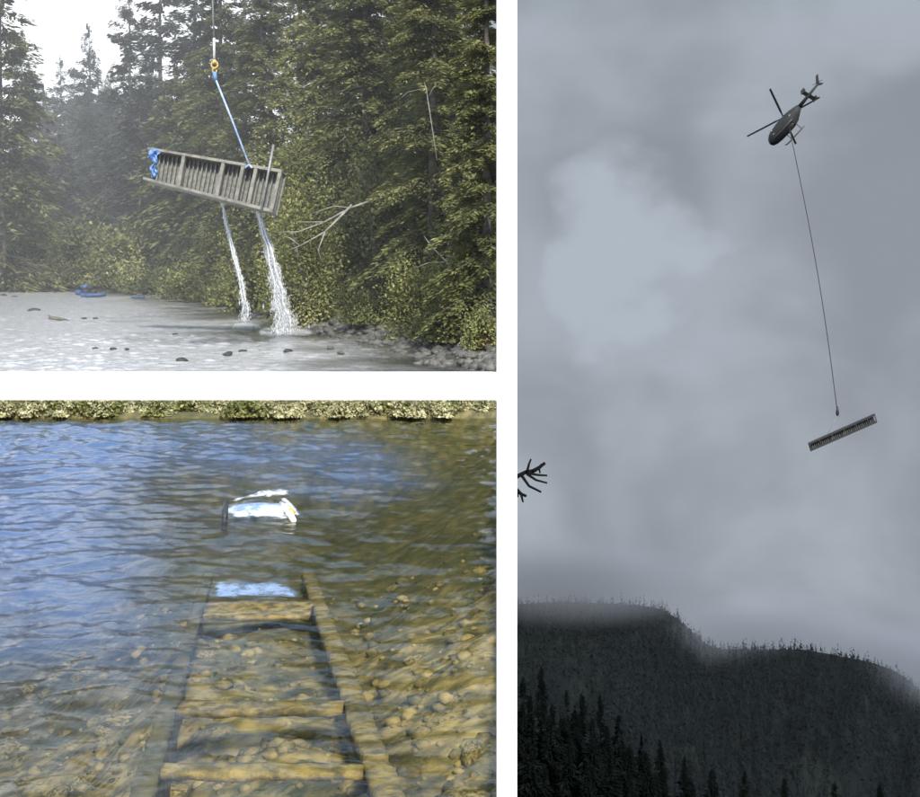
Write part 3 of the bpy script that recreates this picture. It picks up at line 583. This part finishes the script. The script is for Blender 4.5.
# ------------------------------------------------------------------ water pouring out of the trough
def stream(name, path, d, label, ndrop, seed):
    """path: list of (px, py, half width px, density)"""
    r = np.random.RandomState(seed); path = np.array(path, float); o = P(path[0, 0], path[0, 1], d); root = empty(name, o); tag(root, label, 'falling water')
    t_ = np.cumsum(np.r_[0, np.abs(np.diff(path[:, 1]))]); t_ /= t_[-1]
    u = r.uniform(0, 1, ndrop); cxp = np.interp(u, t_, path[:, 0]); cyp = np.interp(u, t_, path[:, 1]); hw_ = np.interp(u, t_, path[:, 2])
    th = r.normal(0, .55, ndrop); ppx = cxp + hw_ * .8 * th + hw_ * .15 * np.sin(u * 30); dd = d + r.normal(0, .4, ndrop) * hw_ / F * d
    C = np.stack([(ppx - HX) / F * dd, dd, CZ - (cyp - HY) / F * d], -1) - o
    octv = np.array([(1, 0, 0), (-1, 0, 0), (0, 1, 0), (0, -1, 0), (0, 0, 5.5), (0, 0, -5.5)]); octf = np.array([(0, 2, 4), (2, 1, 4), (1, 3, 4), (3, 0, 4), (2, 0, 5), (1, 2, 5), (3, 1, 5), (0, 3, 5)])
    sz = r.uniform(.0025, .0075, ndrop) * (1 + 1.2 * (r.uniform(0, 1, ndrop) > .93))
    V = (C[:, None] + octv[None] * sz[:, None, None]).reshape(-1, 3); Fc = (octf[None] + (np.arange(ndrop) * 6)[:, None, None]).reshape(-1, 3)
    ob = mk('droplets', V, Fc, M['drop'], root); ob['kind'] = 'stuff'
    for k_ in range(5 if ndrop > 5000 else 2):                      # ropes of unbroken water
        ps = []; f = r.uniform(-.6, .6)
        for a in np.linspace(0, 1, 26):
            if a > .97 or (k_ > 2 and a > .75): break
            h = np.interp(a, t_, path[:, 2]); ps.append(np.array(P(np.interp(a, t_, path[:, 0]) + h * (f + .16 * math.sin(a * 23 + k_)), np.interp(a, t_, path[:, 1]), d + .05 * k_ - .2)) - o)
        MB().tube(ps, np.linspace(.018, .008, len(ps)) * r.uniform(.5, 1.1), 6).build('water_strand', M['spray'], root, True)
    return root
m, t, out = mat_new('water_drop'); p = N('ShaderNodeBsdfPrincipled', t, i_Roughness=.15); p.inputs['Base Color'].default_value = (.80, .82, .83, 1); p.inputs['Alpha'].default_value = .45; t.links.new(p.outputs[0], out.inputs[0]); M['drop'] = m
dsp = CZ / ((334 - HY) / F)
stream('falling_stream', [(257, 211, 1.5, 1), (263, 228, 3, 1), (268, 245, 4, 1), (274, 270, 6, 1), (279, 295, 8, 1), (283, 315, 11, 1), (285, 334, 14, 1)], 28.3, 'thick white stream of water falling from the right end of the trough to the river', 9000, 3)
stream('falling_stream', [(222, 203, 1.2, 1), (226, 222, 2, 1), (231, 243, 2.5, 1), (236, 262, 3, 1), (242, 285, 3.5, 1), (245, 305, 5, 1), (246, 322, 7, 1)], 28.6, 'thin broken stream of water falling from the middle of the trough', 2200, 4)
# ------------------------------------------------------------------ boats and driftwood on the far river
def boat(px, py, Lp, label, load, d=None):
    c = river_pt(px, py); Lm = Lp / F * c[1]; root = empty('inflatable_boat', (c[0], c[1], .02)); tag(root, label, 'boat', 'blue boats pulled up at the river bend')
    hw2 = Lm * .2; rt = Lm * .085
    pts = [(-Lm*.5, 0, .02)] + [(Lm * (.5 - .0) * math.cos(a) * .5 + .0, hw2 * math.sin(a), rt + .06 * max(0, abs(math.cos(a)) - .8) * Lm) for a in np.linspace(math.pi, 3 * math.pi, 26)][1:]
    MB().tube([(Lm * .48 * math.cos(a), hw2 * math.sin(a), rt + .25 * rt * abs(math.cos(a)) ** 4) for a in np.linspace(0, 2 * math.pi, 28)], rt, 8).build('tube', M['boat_blue'], root, True)
    MB().loft([[(Lm * .4 * math.cos(a) * q, hw2 * .8 * math.sin(a) * q, z) for a in np.linspace(0, 2 * math.pi, 17)[:-1]] for q, z in ((.9, .0), (1, .03), (.98, .06))]).build('floor', M['dark_metal'], root)
    MB().box((Lm * .12, 0, rt * 1.7), (.05, hw2 * .85, .03)).build('thwart', M['dark_metal'], root)
    return root
boat(93, 297.5, 24, 'blue inflatable boat with dark gear piled in it at the river bend', True)
boat(138, 299, 13, 'small empty blue boat on the shore right of the loaded one', False)
c = river_pt(90, 297.5); gp = empty('gear_pile', (c[0] - .15, c[1], .14)); tag(gp, 'dark bundles of gear heaped in the blue boat', 'gear')
for i, (dx, dz, s) in enumerate([(-.35, .10, .2), (.0, .12, .24), (.3, .1, .18), (-.1, .34, .2), (.15, .32, .16)]):
    V, Fc = ROCKS[i]; ob = mk('bundle', V * (s, s * .8, s * .8), Fc, M['person'] if i % 3 else M['boat_blue'], gp, True); ob.location = (dx, 0, dz)
c = river_pt(57, 320.5); root = empty('driftwood_stick', c + (0, 0, 0)); tag(root, 'weathered driftwood stick lying in the shallow river at left', 'driftwood')
MB().tube([(-.22, 0, .09), (-.05, .02, .06), (.2, .0, .02), (.36, .05, -.03)], [.055, .05, .04, .02], 7).build('stick', M['wood'], root, True)
MB().tube([(-.2, 0, .09), (-.23, .0, .17)], [.035, .015], 6).build('stub', M['wood'], root, True)
# ------------------------------------------------------------------ sunken fish ladder in the pond
def lad_pt(px, py):                         # where the pixel's ray meets the sunken ladder's top plane
    s = (py - HY) / F; y = (CZ - .22) / (s - .125); return np.array(((px - HX) / F * y, y, LAD(y)))
L0, L1 = lad_pt(146, 790), lad_pt(208, 578); R0, R1 = lad_pt(383, 790), lad_pt(308, 578)
lo = (L0 + R0) / 2; root = empty('sunken_fish_ladder', lo); tag(root, 'yellow-brown fish ladder with side rails and cross rungs lying under the clear pond water', 'fish ladder')
def seg(mb, a, b, w, h, ext=0, rough=0.):
    a = np.array(a); b = np.array(b); dv = b - a; ln = np.linalg.norm(dv); dv = dv / ln; a = a - dv * ext; ln += ext
    sdv = np.cross(dv, (0, 0, 1)); sdv /= np.linalg.norm(sdv); upv = np.cross(sdv, dv); n = max(2, int(ln / .05)) if rough else 2
    sd = rng.randint(1000); r = np.random.RandomState(sd); rings = []
    for i in range(n):
        c = a + dv * ln * i / (n - 1)
        rings.append([c + sdv * (x * w + rough * r.normal()) + upv * (z * h + rough * .7 * r.normal()) for x, z in ((-1, 0), (-1, .9), (-.5, 1), (.5, 1), (1, .9), (1, 0))])
    return mb.loft(rings)
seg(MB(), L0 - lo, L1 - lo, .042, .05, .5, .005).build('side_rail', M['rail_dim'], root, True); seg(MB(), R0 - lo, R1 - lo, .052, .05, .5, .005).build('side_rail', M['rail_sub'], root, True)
seg(MB(), L0 - lo - (0, 0, .42), L1 - lo - (0, 0, .42), .012, .41, .5).build('side_plate', M['trough_sub'], root); seg(MB(), R0 - lo - (0, 0, .42), R1 - lo - (0, 0, .42), .012, .41, .5).build('side_plate', M['trough_sub'], root)
for i, (py, wd) in enumerate([(712, .075), (776, .05), (612, .22)]):
    f = lambda q0, q1: q0 + (q1 - q0) * ((lad_pt(0, py)[1] - q0[1]) / (q1[1] - q0[1]))
    a, b = f(L0, L1), f(R0, R1); dv = (b - a) / np.linalg.norm(b - a)
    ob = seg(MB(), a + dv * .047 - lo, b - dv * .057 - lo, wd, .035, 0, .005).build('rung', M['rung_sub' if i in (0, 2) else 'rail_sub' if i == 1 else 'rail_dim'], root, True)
# the upper end of the ladder breaking the surface, with foam round it
bx_, by_ = pond_pt(258, 512); root = empty('ladder_end_frame', (bx_, by_, PZ)); tag(root, 'white end frame of the ladder breaking the pond surface in a ring of foam', 'frame')
def fp(px, py, z=0): a, b = pond_pt(px, py); return np.array((a - bx_, b - by_, z))
MB().tube([fp(224, 517, -.1), fp(225, 515, .02), fp(226, 512, .07)], [.02, .024, .02], 7).build('dark_peg', M['dark_metal'], root, True)
MB().tube([fp(281, 508, .03), fp(288, 515, .03), fp(294, 521, .0)], [.024, .03, .02], 7).build('end_bar', M['white'], root, True)
MB().tube([fp(286, 512, .025), fp(292, 517, .03)], [.03, .03], 7).build('strap_end', M['yellow'], root, True)
def foam_sheet(name, A, B, label, mat='foam', to_pt=pond_pt, z0=PZ, zf=None, n=60, m=16):
    A = np.array([to_pt(*q)[:2] for q in A]); B = np.array([to_pt(*q)[:2] for q in B]); ta = np.linspace(0, 1, len(A)); tb = np.linspace(0, 1, len(B))
    U, V = np.meshgrid(np.linspace(0, 1, n), np.linspace(0, 1, m), indexing='ij')
    X = np.interp(U, ta, A[:, 0]) * (1 - V) + np.interp(U, tb, B[:, 0]) * V; Y = np.interp(U, ta, A[:, 1]) * (1 - V) + np.interp(U, tb, B[:, 1]) * V
    Z = z0 + (zf(X, Y) if zf else .03) + .006 * vnoise(X * 30, Y * 30, 12, 3)
    e = np.clip(4 * V * (1 - V), 0, 1) ** .7 * np.clip(U * 6, 0, 1) * np.clip((1 - U) * 6, 0, 1)
    tag(mk(name, np.stack([X, Y, Z], -1), gridF(n, m), M[mat], smooth=True, tint=e[:-1, :-1].ravel()), label, 'foam', kind='stuff')
V, Fc = rock_mesh(71, 3); V = V / np.linalg.norm(V, axis=1, keepdims=True); V = V * (1 + .06 * vnoise(V[:, 0] * 4, V[:, 1] * 4 + V[:, 2], 72, 3))[:, None]
m, t, out = mat_new('boiling_water'); p = N('ShaderNodeBsdfPrincipled', t, i_Roughness=.18); tcn = N('ShaderNodeTexCoord', t); nz = N('ShaderNodeTexNoise', t, i_Scale=9.0, i_Detail=5.0, i_Roughness=.65); t.links.new(tcn.outputs['Object'], nz.inputs['Vector'])
t.links.new(mixc(t, maprange(t, nz.outputs['Fac'], .4, .68), (.16, .25, .42), (.55, .60, .66)), p.inputs['Base Color']); bp = N('ShaderNodeBump', t, i_Strength=.5, i_Distance=.02); t.links.new(nz.outputs['Fac'], bp.inputs['Height']); t.links.new(bp.outputs[0], p.inputs['Normal']); t.links.new(p.outputs[0], out.inputs[0])  # blue is sky reflection put into the colour, white patches are foam
ob = mk('water_boil', V * (.27, .17, .065), Fc, m, root, True); ob.location = (.02, .02, .0)
hump = lambda x, y: .022 + .075 * bump2(x, y, *pond_pt(258, 508), .22, .22)
foam_sheet('foam', [(224, 519), (240, 522), (258, 521), (275, 522), (297, 525)], [(226, 511), (240, 514), (258, 514), (275, 513), (290, 515)], 'white foam line on the near side of the ladder end', zf=hump)
foam_sheet('foam', [(226, 513), (240, 511), (250, 506), (262, 501), (280, 500), (296, 501)], [(226, 503), (240, 502), (250, 497), (262, 492), (280, 491), (296, 492)], 'white foam arc on the far side of the ladder end', zf=hump)
foam_sheet('foam', [(276, 505), (286, 513), (299, 522)], [(284, 500), (293, 509), (302, 518)], 'white foam at the right corner of the ladder end', zf=hump)
foam_sheet('foam', [(205, 608), (235, 606), (270, 605), (308, 608)], [(207, 584), (235, 582), (270, 583), (303, 587)], 'pale bluish foam streak over the wide yellow rung', mat='blue_foam', zf=lambda x, y: .02 + .03 * bump2(x, y, *pond_pt(262, 606), .30, .09))  # no foam: a bluish sheet painted as sky reflecting off the water
foam_sheet('splash_foam', [(250, 338), (270, 341), (290, 341), (325, 337)], [(255, 330), (270, 327), (295, 327), (318, 332)], 'white splash where the thick stream hits the river', to_pt=lambda a, b: river_pt(a, b), z0=.01, mat='faint_foam')
foam_sheet('splash_foam', [(225, 331), (245, 333), (268, 331)], [(230, 325), (246, 322), (262, 326)], 'smaller white splash under the thin stream', to_pt=lambda a, b: river_pt(a, b), z0=.01, mat='faint_foam')
# ------------------------------------------------------------------ valley right of the cliff: mountain, forest, cloud
RP = np.array([(380, 585), (470, 592), (517, 598), (560, 596), (600, 597), (640, 599), (662, 603), (678, 613), (692, 626), (706, 638), (722, 643), (760, 644), (800, 643), (830, 648), (870, 656), (893, 664), (906, 672), (920, 684), (960, 700), (1100, 730)])
mpx = np.linspace(380, 1100, 150); mt_ = np.linspace(0, 1, 70)
A_, T_ = np.meshgrid(mpx, mt_, indexing='ij')
ridge_d = 660 + 25 * np.sin(A_ * .013); rp = np.interp(A_, RP[:, 0], RP[:, 1])
foot_d = 470.; D_ = foot_d + (ridge_d - foot_d) * T_
zr = CZ - (rp + 6 - HY) / F * ridge_d; zf = CZ - (1010 - HY) / F * foot_d
Zm = zf + (zr - zf) * (T_ ** .85) + 9 * vnoise(A_ * .085, T_ * 3, 51, 4) * np.sin(T_ * math.pi) + 2.2 * vnoise(A_ * .45, T_ * 9, 52, 3) * np.sin(T_ * math.pi)
Xm = (A_ - HX) / F * D_
back = np.stack([Xm[:, -1:] * 1.12, D_[:, -1:] + 90, Zm[:, -1:] - 70], -1)
Vm = np.concatenate([np.stack([Xm, D_, Zm], -1), back], 1)
tag(mk('mountain', Vm, gridF(Vm.shape[0], Vm.shape[1]), M['valley'], smooth=True), kind='structure')
# valley floor and the near slope
vx = np.linspace(-40, 900, 60); vy = np.concatenate([np.linspace(-100, 480, 60), np.linspace(500, 640, 8)])
VX, VY = np.meshgrid(vx, vy, indexing='ij')
VZ = np.interp(VY, [-100, 80, 130, 200, 300, 400, 470, 640], [-55, -58, -66, -112, -190, -250, zf - 6, zf - 30]) + 2.5 * vnoise(VX * .08, VY * .08, 55, 3)
keep = VX > -30
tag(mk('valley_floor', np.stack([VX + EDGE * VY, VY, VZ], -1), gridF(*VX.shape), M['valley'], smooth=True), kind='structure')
# forest on the mountain: a far-off wood that reads as one mass
def spiky(n, seed, pos, hgt):
    r = np.random.RandomState(seed); nl = 11
    t_ = r.uniform(.05, 1, (n, nl)); t_[:, 0] = 1.0; az = r.uniform(0, 6.28, (n, nl)); R = (.22 * hgt)[:, None] * (1.02 - t_) + .15
    C = pos[:, None] + np.stack([R * .55 * np.cos(az), R * .55 * np.sin(az), t_ * hgt[:, None]], -1)
    D = np.stack([np.cos(az), np.sin(az), -.9 + 1.6 * (t_ > .9)], -1)
    C = C.reshape(-1, 3); D = D.reshape(-1, 3); m_ = len(C); Nn = np.stack([np.cos(az), np.sin(az), np.full_like(az, .6)], -1).reshape(-1, 3) + r.normal(0, .3, (m_, 3))
    ln = (R.reshape(-1) * 1.3 + .16 * np.repeat(hgt, nl) / 2.2); wd = ln * r.uniform(.4, .65, m_)
    V, Fq = quads(C, D, Nn, ln, wd)
    tint = np.clip(np.repeat(r.uniform(.15, .7, n), nl) + r.uniform(0, .2, m_), 0, 1); return V, Fq, tint
r = np.random.RandomState(61); n = 28000
qa = r.uniform(.14, 149 - 1e-3, n * 1); qt = r.uniform(.10, 1, n) ** .8 * 69 * .999
keep = vnoise(qa * .12, qt * .12, 62, 3) + r.normal(0, .35, n) > -.8; qa, qt = qa[keep], qt[keep]
i0 = qa.astype(int); j0 = qt.astype(int); fa = (qa - i0)[:, None]; ft = (qt - j0)[:, None]
g = Vm
pos = (g[i0, j0] * (1-fa) * (1-ft) + g[i0+1, j0] * fa * (1-ft) + g[i0, j0+1] * (1-fa) * ft + g[i0+1, j0+1] * fa * ft)
V, Fq, ti = spiky(len(pos), 63, pos - (0, 0, .4), (3.0 + 5.5 * r.uniform(0, 1, len(pos)) ** 1.6) * np.interp(qt, [55, 67], [1, .85]))
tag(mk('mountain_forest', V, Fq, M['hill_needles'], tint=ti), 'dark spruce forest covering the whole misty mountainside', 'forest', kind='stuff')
# dark spruces in front of the mountain
G_V = 'black-green spruces in front of the mountain'
vt = [(541, 668, 142, 'highest black-green spruce, nearest the white post at the lower left of the mountain'), (523, 680, 138, 'black-green spruce half hidden by the white post'), (566, 694, 146, 'black-green spruce just right of the highest one'), (582, 697, 139, 'pointed black-green spruce in the middle of the front row'),
      (600, 699, 145, 'black-green spruce, second right of the pointed middle one'), (619, 716, 140, 'round-topped black-green spruce amid the front row'), (641, 738, 146, 'low black-green spruce right of the round-topped one'), (660, 745, 139, 'black-green spruce where the front row starts to sink'), (684, 762, 144, 'low black-green spruce near the pale clearing'), (712, 772, 141, 'low black-green spruce left of the bottom middle'),
      (745, 776, 145, 'low black-green spruce at the bottom middle'), (552, 706, 128, 'black-green spruce in front of the highest one'), (592, 722, 130, 'black-green spruce low in the front row'), (630, 748, 128, 'black-green spruce lowest in front of the round-topped one'), (532, 730, 124, 'black-green spruce at the bottom corner by the white post'), (570, 740, 122, 'black-green spruce at the bottom, right of the corner'), (610, 758, 124, 'black-green spruce at the bottom of the front row'),
      (655, 774, 126, 'black-green spruce low at the bottom edge'), (530, 700, 131, 'black-green spruce between the highest spruce and the white post'), (575, 712, 134, 'black-green spruce squeezed between two taller ones'), (607, 730, 134, 'black-green spruce right behind the bottom row'), (646, 756, 133, 'black-green spruce sinking towards the pale clearing'), (590, 764, 118, 'broad black-green spruce at the bottom edge, left part'), (545, 768, 116, 'broad black-green spruce at the bottom edge by the white post'), (630, 779, 119, 'broad black-green spruce at the bottom edge, right of the others'), (690, 782, 130, 'black-green spruce tip at the bottom under the pale clearing'),
      (785, 783, 148, 'black-green spruce tip at the bottom, left of the pale slope'), (835, 786, 147, 'black-green spruce tip at the bottom right'), (880, 788, 149, 'black-green spruce tip nearest the bottom right corner')]
for i, (px, py, d, lab) in enumerate(vt):
    tp = P(px, py, d); gzv = float(np.interp(d, [-100, 80, 130, 200, 300], [-55, -58, -66, -112, -190])) - 3
    Ht = tp[2] - gzv
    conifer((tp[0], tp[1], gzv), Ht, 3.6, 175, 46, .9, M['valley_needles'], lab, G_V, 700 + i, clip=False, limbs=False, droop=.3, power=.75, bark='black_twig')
# bare sapling at the cliff edge behind the white divider
d = 10.; base = np.array((EDGE * d + .012, d, float(ground_z(EDGE * d, d)) - .05)); root = empty('bare_sapling', base); tag(root, 'dark bare twigs of a sapling poking out from behind the white post', 'sapling')
MB().tube([(0, 0, 0), (-.005, 0, .5), (0, 0, 1.2), (-.01, 0, 2.1)], [.03, .026, .02, .008], 7).build('stem', M['black_twig'], root, True)
def tw(pts, r0, nm='twig'):
    MB().tube([P(a, b, d + .02 * k) - base for k, (a, b) in enumerate(pts)], np.linspace(r0 * 1.5, r0 * .95, len(pts)), 6).build(nm, M['black_twig'], root, True)
tw([(508, 482), (517, 476.5), (526, 472), (535, 470.5), (545, 463)], .014, 'branch')
tw([(527, 472), (529, 464), (531, 459)], .007); tw([(533, 471), (540, 467), (542, 464.5)], .012); tw([(528, 473), (538, 475), (547, 475.5)], .008)
tw([(527, 474), (536, 480), (547, 483)], .008); tw([(522, 476), (529, 486), (541, 492)], .009); tw([(539, 468), (540, 473)], .006)
tw([(508, 486), (517, 490), (521, 494), (526, 496)], .012, 'branch'); tw([(521, 494), (523, 502)], .007); tw([(517, 490), (518, 497)], .006)
# low cloud lying on the ridge
m, t, out = mat_new('cloud_volume'); pv = N('ShaderNodeVolumePrincipled', t); pv.inputs['Color'].default_value = (.40, .44, .49, 1); M['cloud'] = m
tcn = N('ShaderNodeTexCoord', t); vm = N('ShaderNodeVectorMath', t, operation='MULTIPLY_ADD'); vm.inputs[1].default_value = (2, 2, 2); vm.inputs[2].default_value = (-1, -1, -1); t.links.new(tcn.outputs['Generated'], vm.inputs[0])
vl = N('ShaderNodeVectorMath', t, operation='LENGTH'); t.links.new(vm.outputs[0], vl.inputs[0])
t.links.new(math_n(t, 'MULTIPLY', maprange(t, vl.outputs['Value'], .1, .95, 1, 0), .045), pv.inputs['Density']); t.links.new(pv.outputs[0], out.inputs['Volume'])
def cloud_blob(px, py, d, rx, ry, rz, seed, label):
    V, Fc = rock_mesh(seed, 3); V = V / np.linalg.norm(V, axis=1, keepdims=True) * (1 + .16 * vnoise(V[:, 0] * 2.2 + V[:, 2] * 2, V[:, 1] * 2.2 + V[:, 2], seed, 3))[:, None]
    ob = mk('low_cloud', V * (rx, ry, rz), Fc, M['cloud'], smooth=True); ob.location = P(px, py, d); tag(ob, label, 'cloud', kind='stuff')
cloud_blob(555, 585, 672, 90, 50, 24, 3, 'grey cloud resting on the flat left ridge of the mountain')
cloud_blob(775, 640, 666, 85, 50, 23, 5, 'grey cloud resting on the middle ridge of the mountain')
cloud_blob(900, 664, 660, 65, 50, 24, 6, 'grey cloud resting on the right end of the ridge')
m, t, out = mat_new('valley_haze_volume'); pv = N('ShaderNodeVolumePrincipled', t, i_Density=.00003); pv.inputs['Color'].default_value = (.90, .95, 1, 1); t.links.new(pv.outputs[0], out.inputs['Volume'])
tag(MB().hexa([(190 * EDGE + 2, 190, -420), (420, 190, -420), (900, 900, -420), (900 * EDGE + 2, 900, -420), (190 * EDGE + 2, 190, 60), (420, 190, 60), (900, 900, 60), (900 * EDGE + 2, 900, 60)]).build('valley_haze', m), 'thin grey haze in the air before the mountain', 'haze', kind='stuff')
# mist in the river bend, round the far trees
m, t, out = mat_new('mist_volume'); pv = N('ShaderNodeVolumePrincipled', t, i_Density=.0024); pv.inputs['Color'].default_value = (.96, .965, .96, 1); t.links.new(pv.outputs[0], out.inputs['Volume'])
e0, e1 = EDGE * 18 - .06, EDGE * 210 - .3
tag(MB().hexa([(-150, 18, -3), (e0, 18, -3), (e1, 210, -3), (-150, 210, -3), (-150, 18, 30), (e0, 18, 30), (e1, 210, 30), (-150, 210, 30)]).build('haze', m), 'pale mist filling the river valley as far as the bend', 'haze', kind='stuff')
# ------------------------------------------------------------------ helicopter with its long line and load
HD = 174.; hub = P(783.5, 117.5, HD)
fw = Vector((-.559, .454, -.697)).normalized(); upv = Vector((-.17, .76, .63)); upv = (upv - fw * upv.dot(fw)).normalized(); lf = upv.cross(fw)
root = empty('helicopter', hub); root.rotation_euler = Matrix((fw, lf, upv)).transposed().to_euler()
tag(root, 'dark helicopter with four rotor blades flying under grey cloud, banked away', 'helicopter')
def ring_(x, w, h, z, n=16): return [(x, w * math.copysign(abs(math.cos(a)) ** .8, math.cos(a)), z + h * math.copysign(abs(math.sin(a)) ** .8, math.sin(a))) for a in np.linspace(0, 2 * math.pi, n + 1)[:-1]]
FS = 1.06
fus = [(3.35, .12, .12, -1.75), (3.2, .42, .38, -1.72), (2.7, .72, .62, -1.62), (1.9, .90, .82, -1.48), (.8, .96, .95, -1.40), (-.4, .95, .95, -1.38), (-1.2, .82, .78, -1.26), (-1.9, .55, .52, -1.08), (-2.5, .30, .30, -.95)]
fus = [(x * 1.06, w * FS, h * FS, z) for x, w, h, z in fus]
body = MB().loft([ring_(*q) for q in fus]).build('fuselage', M['heli'], root, True)
MB().loft([ring_(x, w * 1.012, h * .28, z + h * .55) for x, w, h, z in fus[1:4]]).build('windscreen', M['glass'], body, True)
for s_ in (1, -1):
    MB().hexa([(1.6, s_ * .90, -1.6), (.7, s_ * .965, -1.6), (.7, s_ * .985, -1.6), (1.6, s_ * .925, -1.6), (1.6, s_ * .84, -1.0), (.7, s_ * .86, -1.0), (.7, s_ * .88, -1.0), (1.6, s_ * .86, -1.0)]).build('door_window', M['glass'], body)
    MB().hexa([(2.2, s_ * .86, -1.95), (-1.3, s_ * .80, -1.75), (-1.3, s_ * .83, -1.75), (2.2, s_ * .89, -1.95), (2.2, s_ * .90, -1.80), (-1.3, s_ * .845, -1.55), (-1.3, s_ * .87, -1.55), (2.2, s_ * .92, -1.8)]).build('stripe', M['heli_trim'], body)
MB().box((.2, 0, -2.35), (.9, .12, .03)).build('belly_panel', M['heli_trim'], body)
MB().loft([ring_(x, w, h, z, 10) for x, w, h, z in ((1.1, .25, .12, -.62), (.6, .45, .3, -.5), (-.6, .48, .34, -.48), (-1.7, .3, .22, -.62))]).build('engine_cowling', M['heli'], root, True)
MB().tube([(-2.3, 0, -.98), (-4.4, 0, -.82), (-6.5, 0, -.66)], [.29, .2, .13], 10).build('tail_boom', M['heli'], root, True)
sb = MB().hexa([(-4.2, -1.15, -.86), (-4.2, 1.15, -.86), (-4.75, 1.15, -.86), (-4.75, -1.15, -.86), (-4.2, -1.15, -.78), (-4.2, 1.15, -.78), (-4.75, 1.15, -.78), (-4.75, -1.15, -.78)]).build('stabilizer', M['heli'], root)
for s_ in (1, -1):
    MB().hexa([(-4.1, s_ * 1.152, -1.1), (-4.95, s_ * 1.152, -1.1), (-4.95, s_ * 1.20, -1.1), (-4.1, s_ * 1.20, -1.1), (-4.35, s_ * 1.152, -.45), (-4.95, s_ * 1.152, -.45), (-4.95, s_ * 1.2, -.45), (-4.35, s_ * 1.2, -.45)]).build('end_plate', M['heli'], sb)
MB().hexa([(-6.05, -.04, -.66), (-6.6, -.04, -.66), (-6.6, .04, -.66), (-6.05, .04, -.66), (-6.75, -.03, .75), (-7.15, -.03, .75), (-7.15, .03, .75), (-6.75, .03, .75)]).build('upper_fin', M['heli'], root)
MB().hexa([(-6.75, -.03, -1.35), (-7.05, -.03, -1.35), (-7.05, .03, -1.35), (-6.75, .03, -1.35), (-6.05, -.04, -.70), (-6.6, -.04, -.70), (-6.6, .04, -.70), (-6.05, .04, -.70)]).build('lower_fin', M['heli'], root)
tro = MB(); 
for a in (.5, .5 + math.pi): tro.hexa([(-6.5 + .05*math.sin(a), .18, -.6), (-6.5 - .05*math.sin(a), .18, -.65), (-6.5 - .05*math.sin(a), .21, -.65), (-6.5 + .05*math.sin(a), .21, -.6), (-6.5 + .8*math.cos(a) + .07, .18, -.62 + .8*math.sin(a)), (-6.5 + .8*math.cos(a) - .07, .18, -.62 + .8*math.sin(a)), (-6.5 + .8*math.cos(a) - .07, .21, -.62 + .8*math.sin(a)), (-6.5 + .8*math.cos(a) + .07, .21, -.62 + .8*math.sin(a))])
tro.build('tail_rotor', M['heli'], root)
for s_ in (1, -1):
    MB().tube([(2.3, s_ * 1.15, -2.75), (2.0, s_ * 1.15, -2.95), (1.4, s_ * 1.15, -3.0), (-1.3, s_ * 1.15, -3.0)], .085, 7).build('skid', M['dark_metal'], root, True)
for x in (1.1, -.8):
    MB().tube([(x, 1.15, -3.0), (x, .95, -2.6), (x, .5, -2.28), (x, 0, -2.22), (x, -.5, -2.28), (x, -.95, -2.6), (x, -1.15, -3.0)], .065, 7).build('cross_tube', M['dark_metal'], root, True)
MB().tube([(0, 0, -.3), (0, 0, .1)], [.13, .1], 8).build('rotor_mast', M['dark_metal'], root, True)
RM = Matrix((fw, lf, upv))
for v in ((19, 24.6, -24.6), (-19, -24.6, 24.6), (34.1, -7.75, 18.6), (-34.1, 7.75, -18.6)):
    q = RM @ Vector(v); q.z = 0; q.normalize(); sd_ = Vector((-q.y, q.x, 0))
    rg = [[q * a + sd_ * c0 + Vector((0, 0, h + dz)) for c0, dz in ((-w, 0), (0, .035), (w, 0), (0, -.03))] for a, w, h in ((.15, .09, 0), (.8, .10, .02), (1.2, .15, .03), (3.5, .15, .07), (5.25, .14, .12), (5.35, .12, .12))]
    MB().loft(rg).build('rotor_blade', M['dark_metal'], root)
# long line
bel = np.array(root.location) + np.array(Matrix((fw, lf, upv)).transposed() @ Vector((.1, 0, -2.3)))
hk2 = P(837.5, 413, HD)
ll = empty('long_line', hk2); tag(ll, 'long thin line hanging from the helicopter down to its load', 'cable')
tp_ = bel; mid_ = [tp_ + (hk2 - tp_) * f + np.array((math.sin(f * math.pi) * .55, 0, -math.sin(f * math.pi) * .3)) for f in np.linspace(0, 1, 14)]
MB().tube([q - hk2 for q in mid_], .05, 6).build('rope', M['dark_metal'], ll, True)
MB().loft([[(math.cos(a) * q, math.sin(a) * q, z) for a in np.linspace(0, 2 * math.pi, 9)[:-1]] for q, z in ((.06, .9), (.16, .5), (.24, .0), (.14, -.35))]).build('remote_hook', M['dark_metal'], ll, True)
for (a, b) in ((827, 435.5), (858, 421)): MB().tube([(0, 0, -.3), P(a, b, HD) - hk2], .022, 5).build('sling_leg', M['cable'], ll, True)
trough('slung_fish_ladder', (P(809.5, 443.5, HD), P(875, 414.5, HD), P(877, 421.5, HD), P(811.5, 450, HD)), .8, 'long dark-railed fish ladder slung under the flying helicopter', 'fish ladder', [(.006, .006), (.15, .007), (.34, .006), (.52, .006), (.70, .006), (.88, .006), (.994, .006)], 34, M['dark_metal'], M['load_fill'], .15)
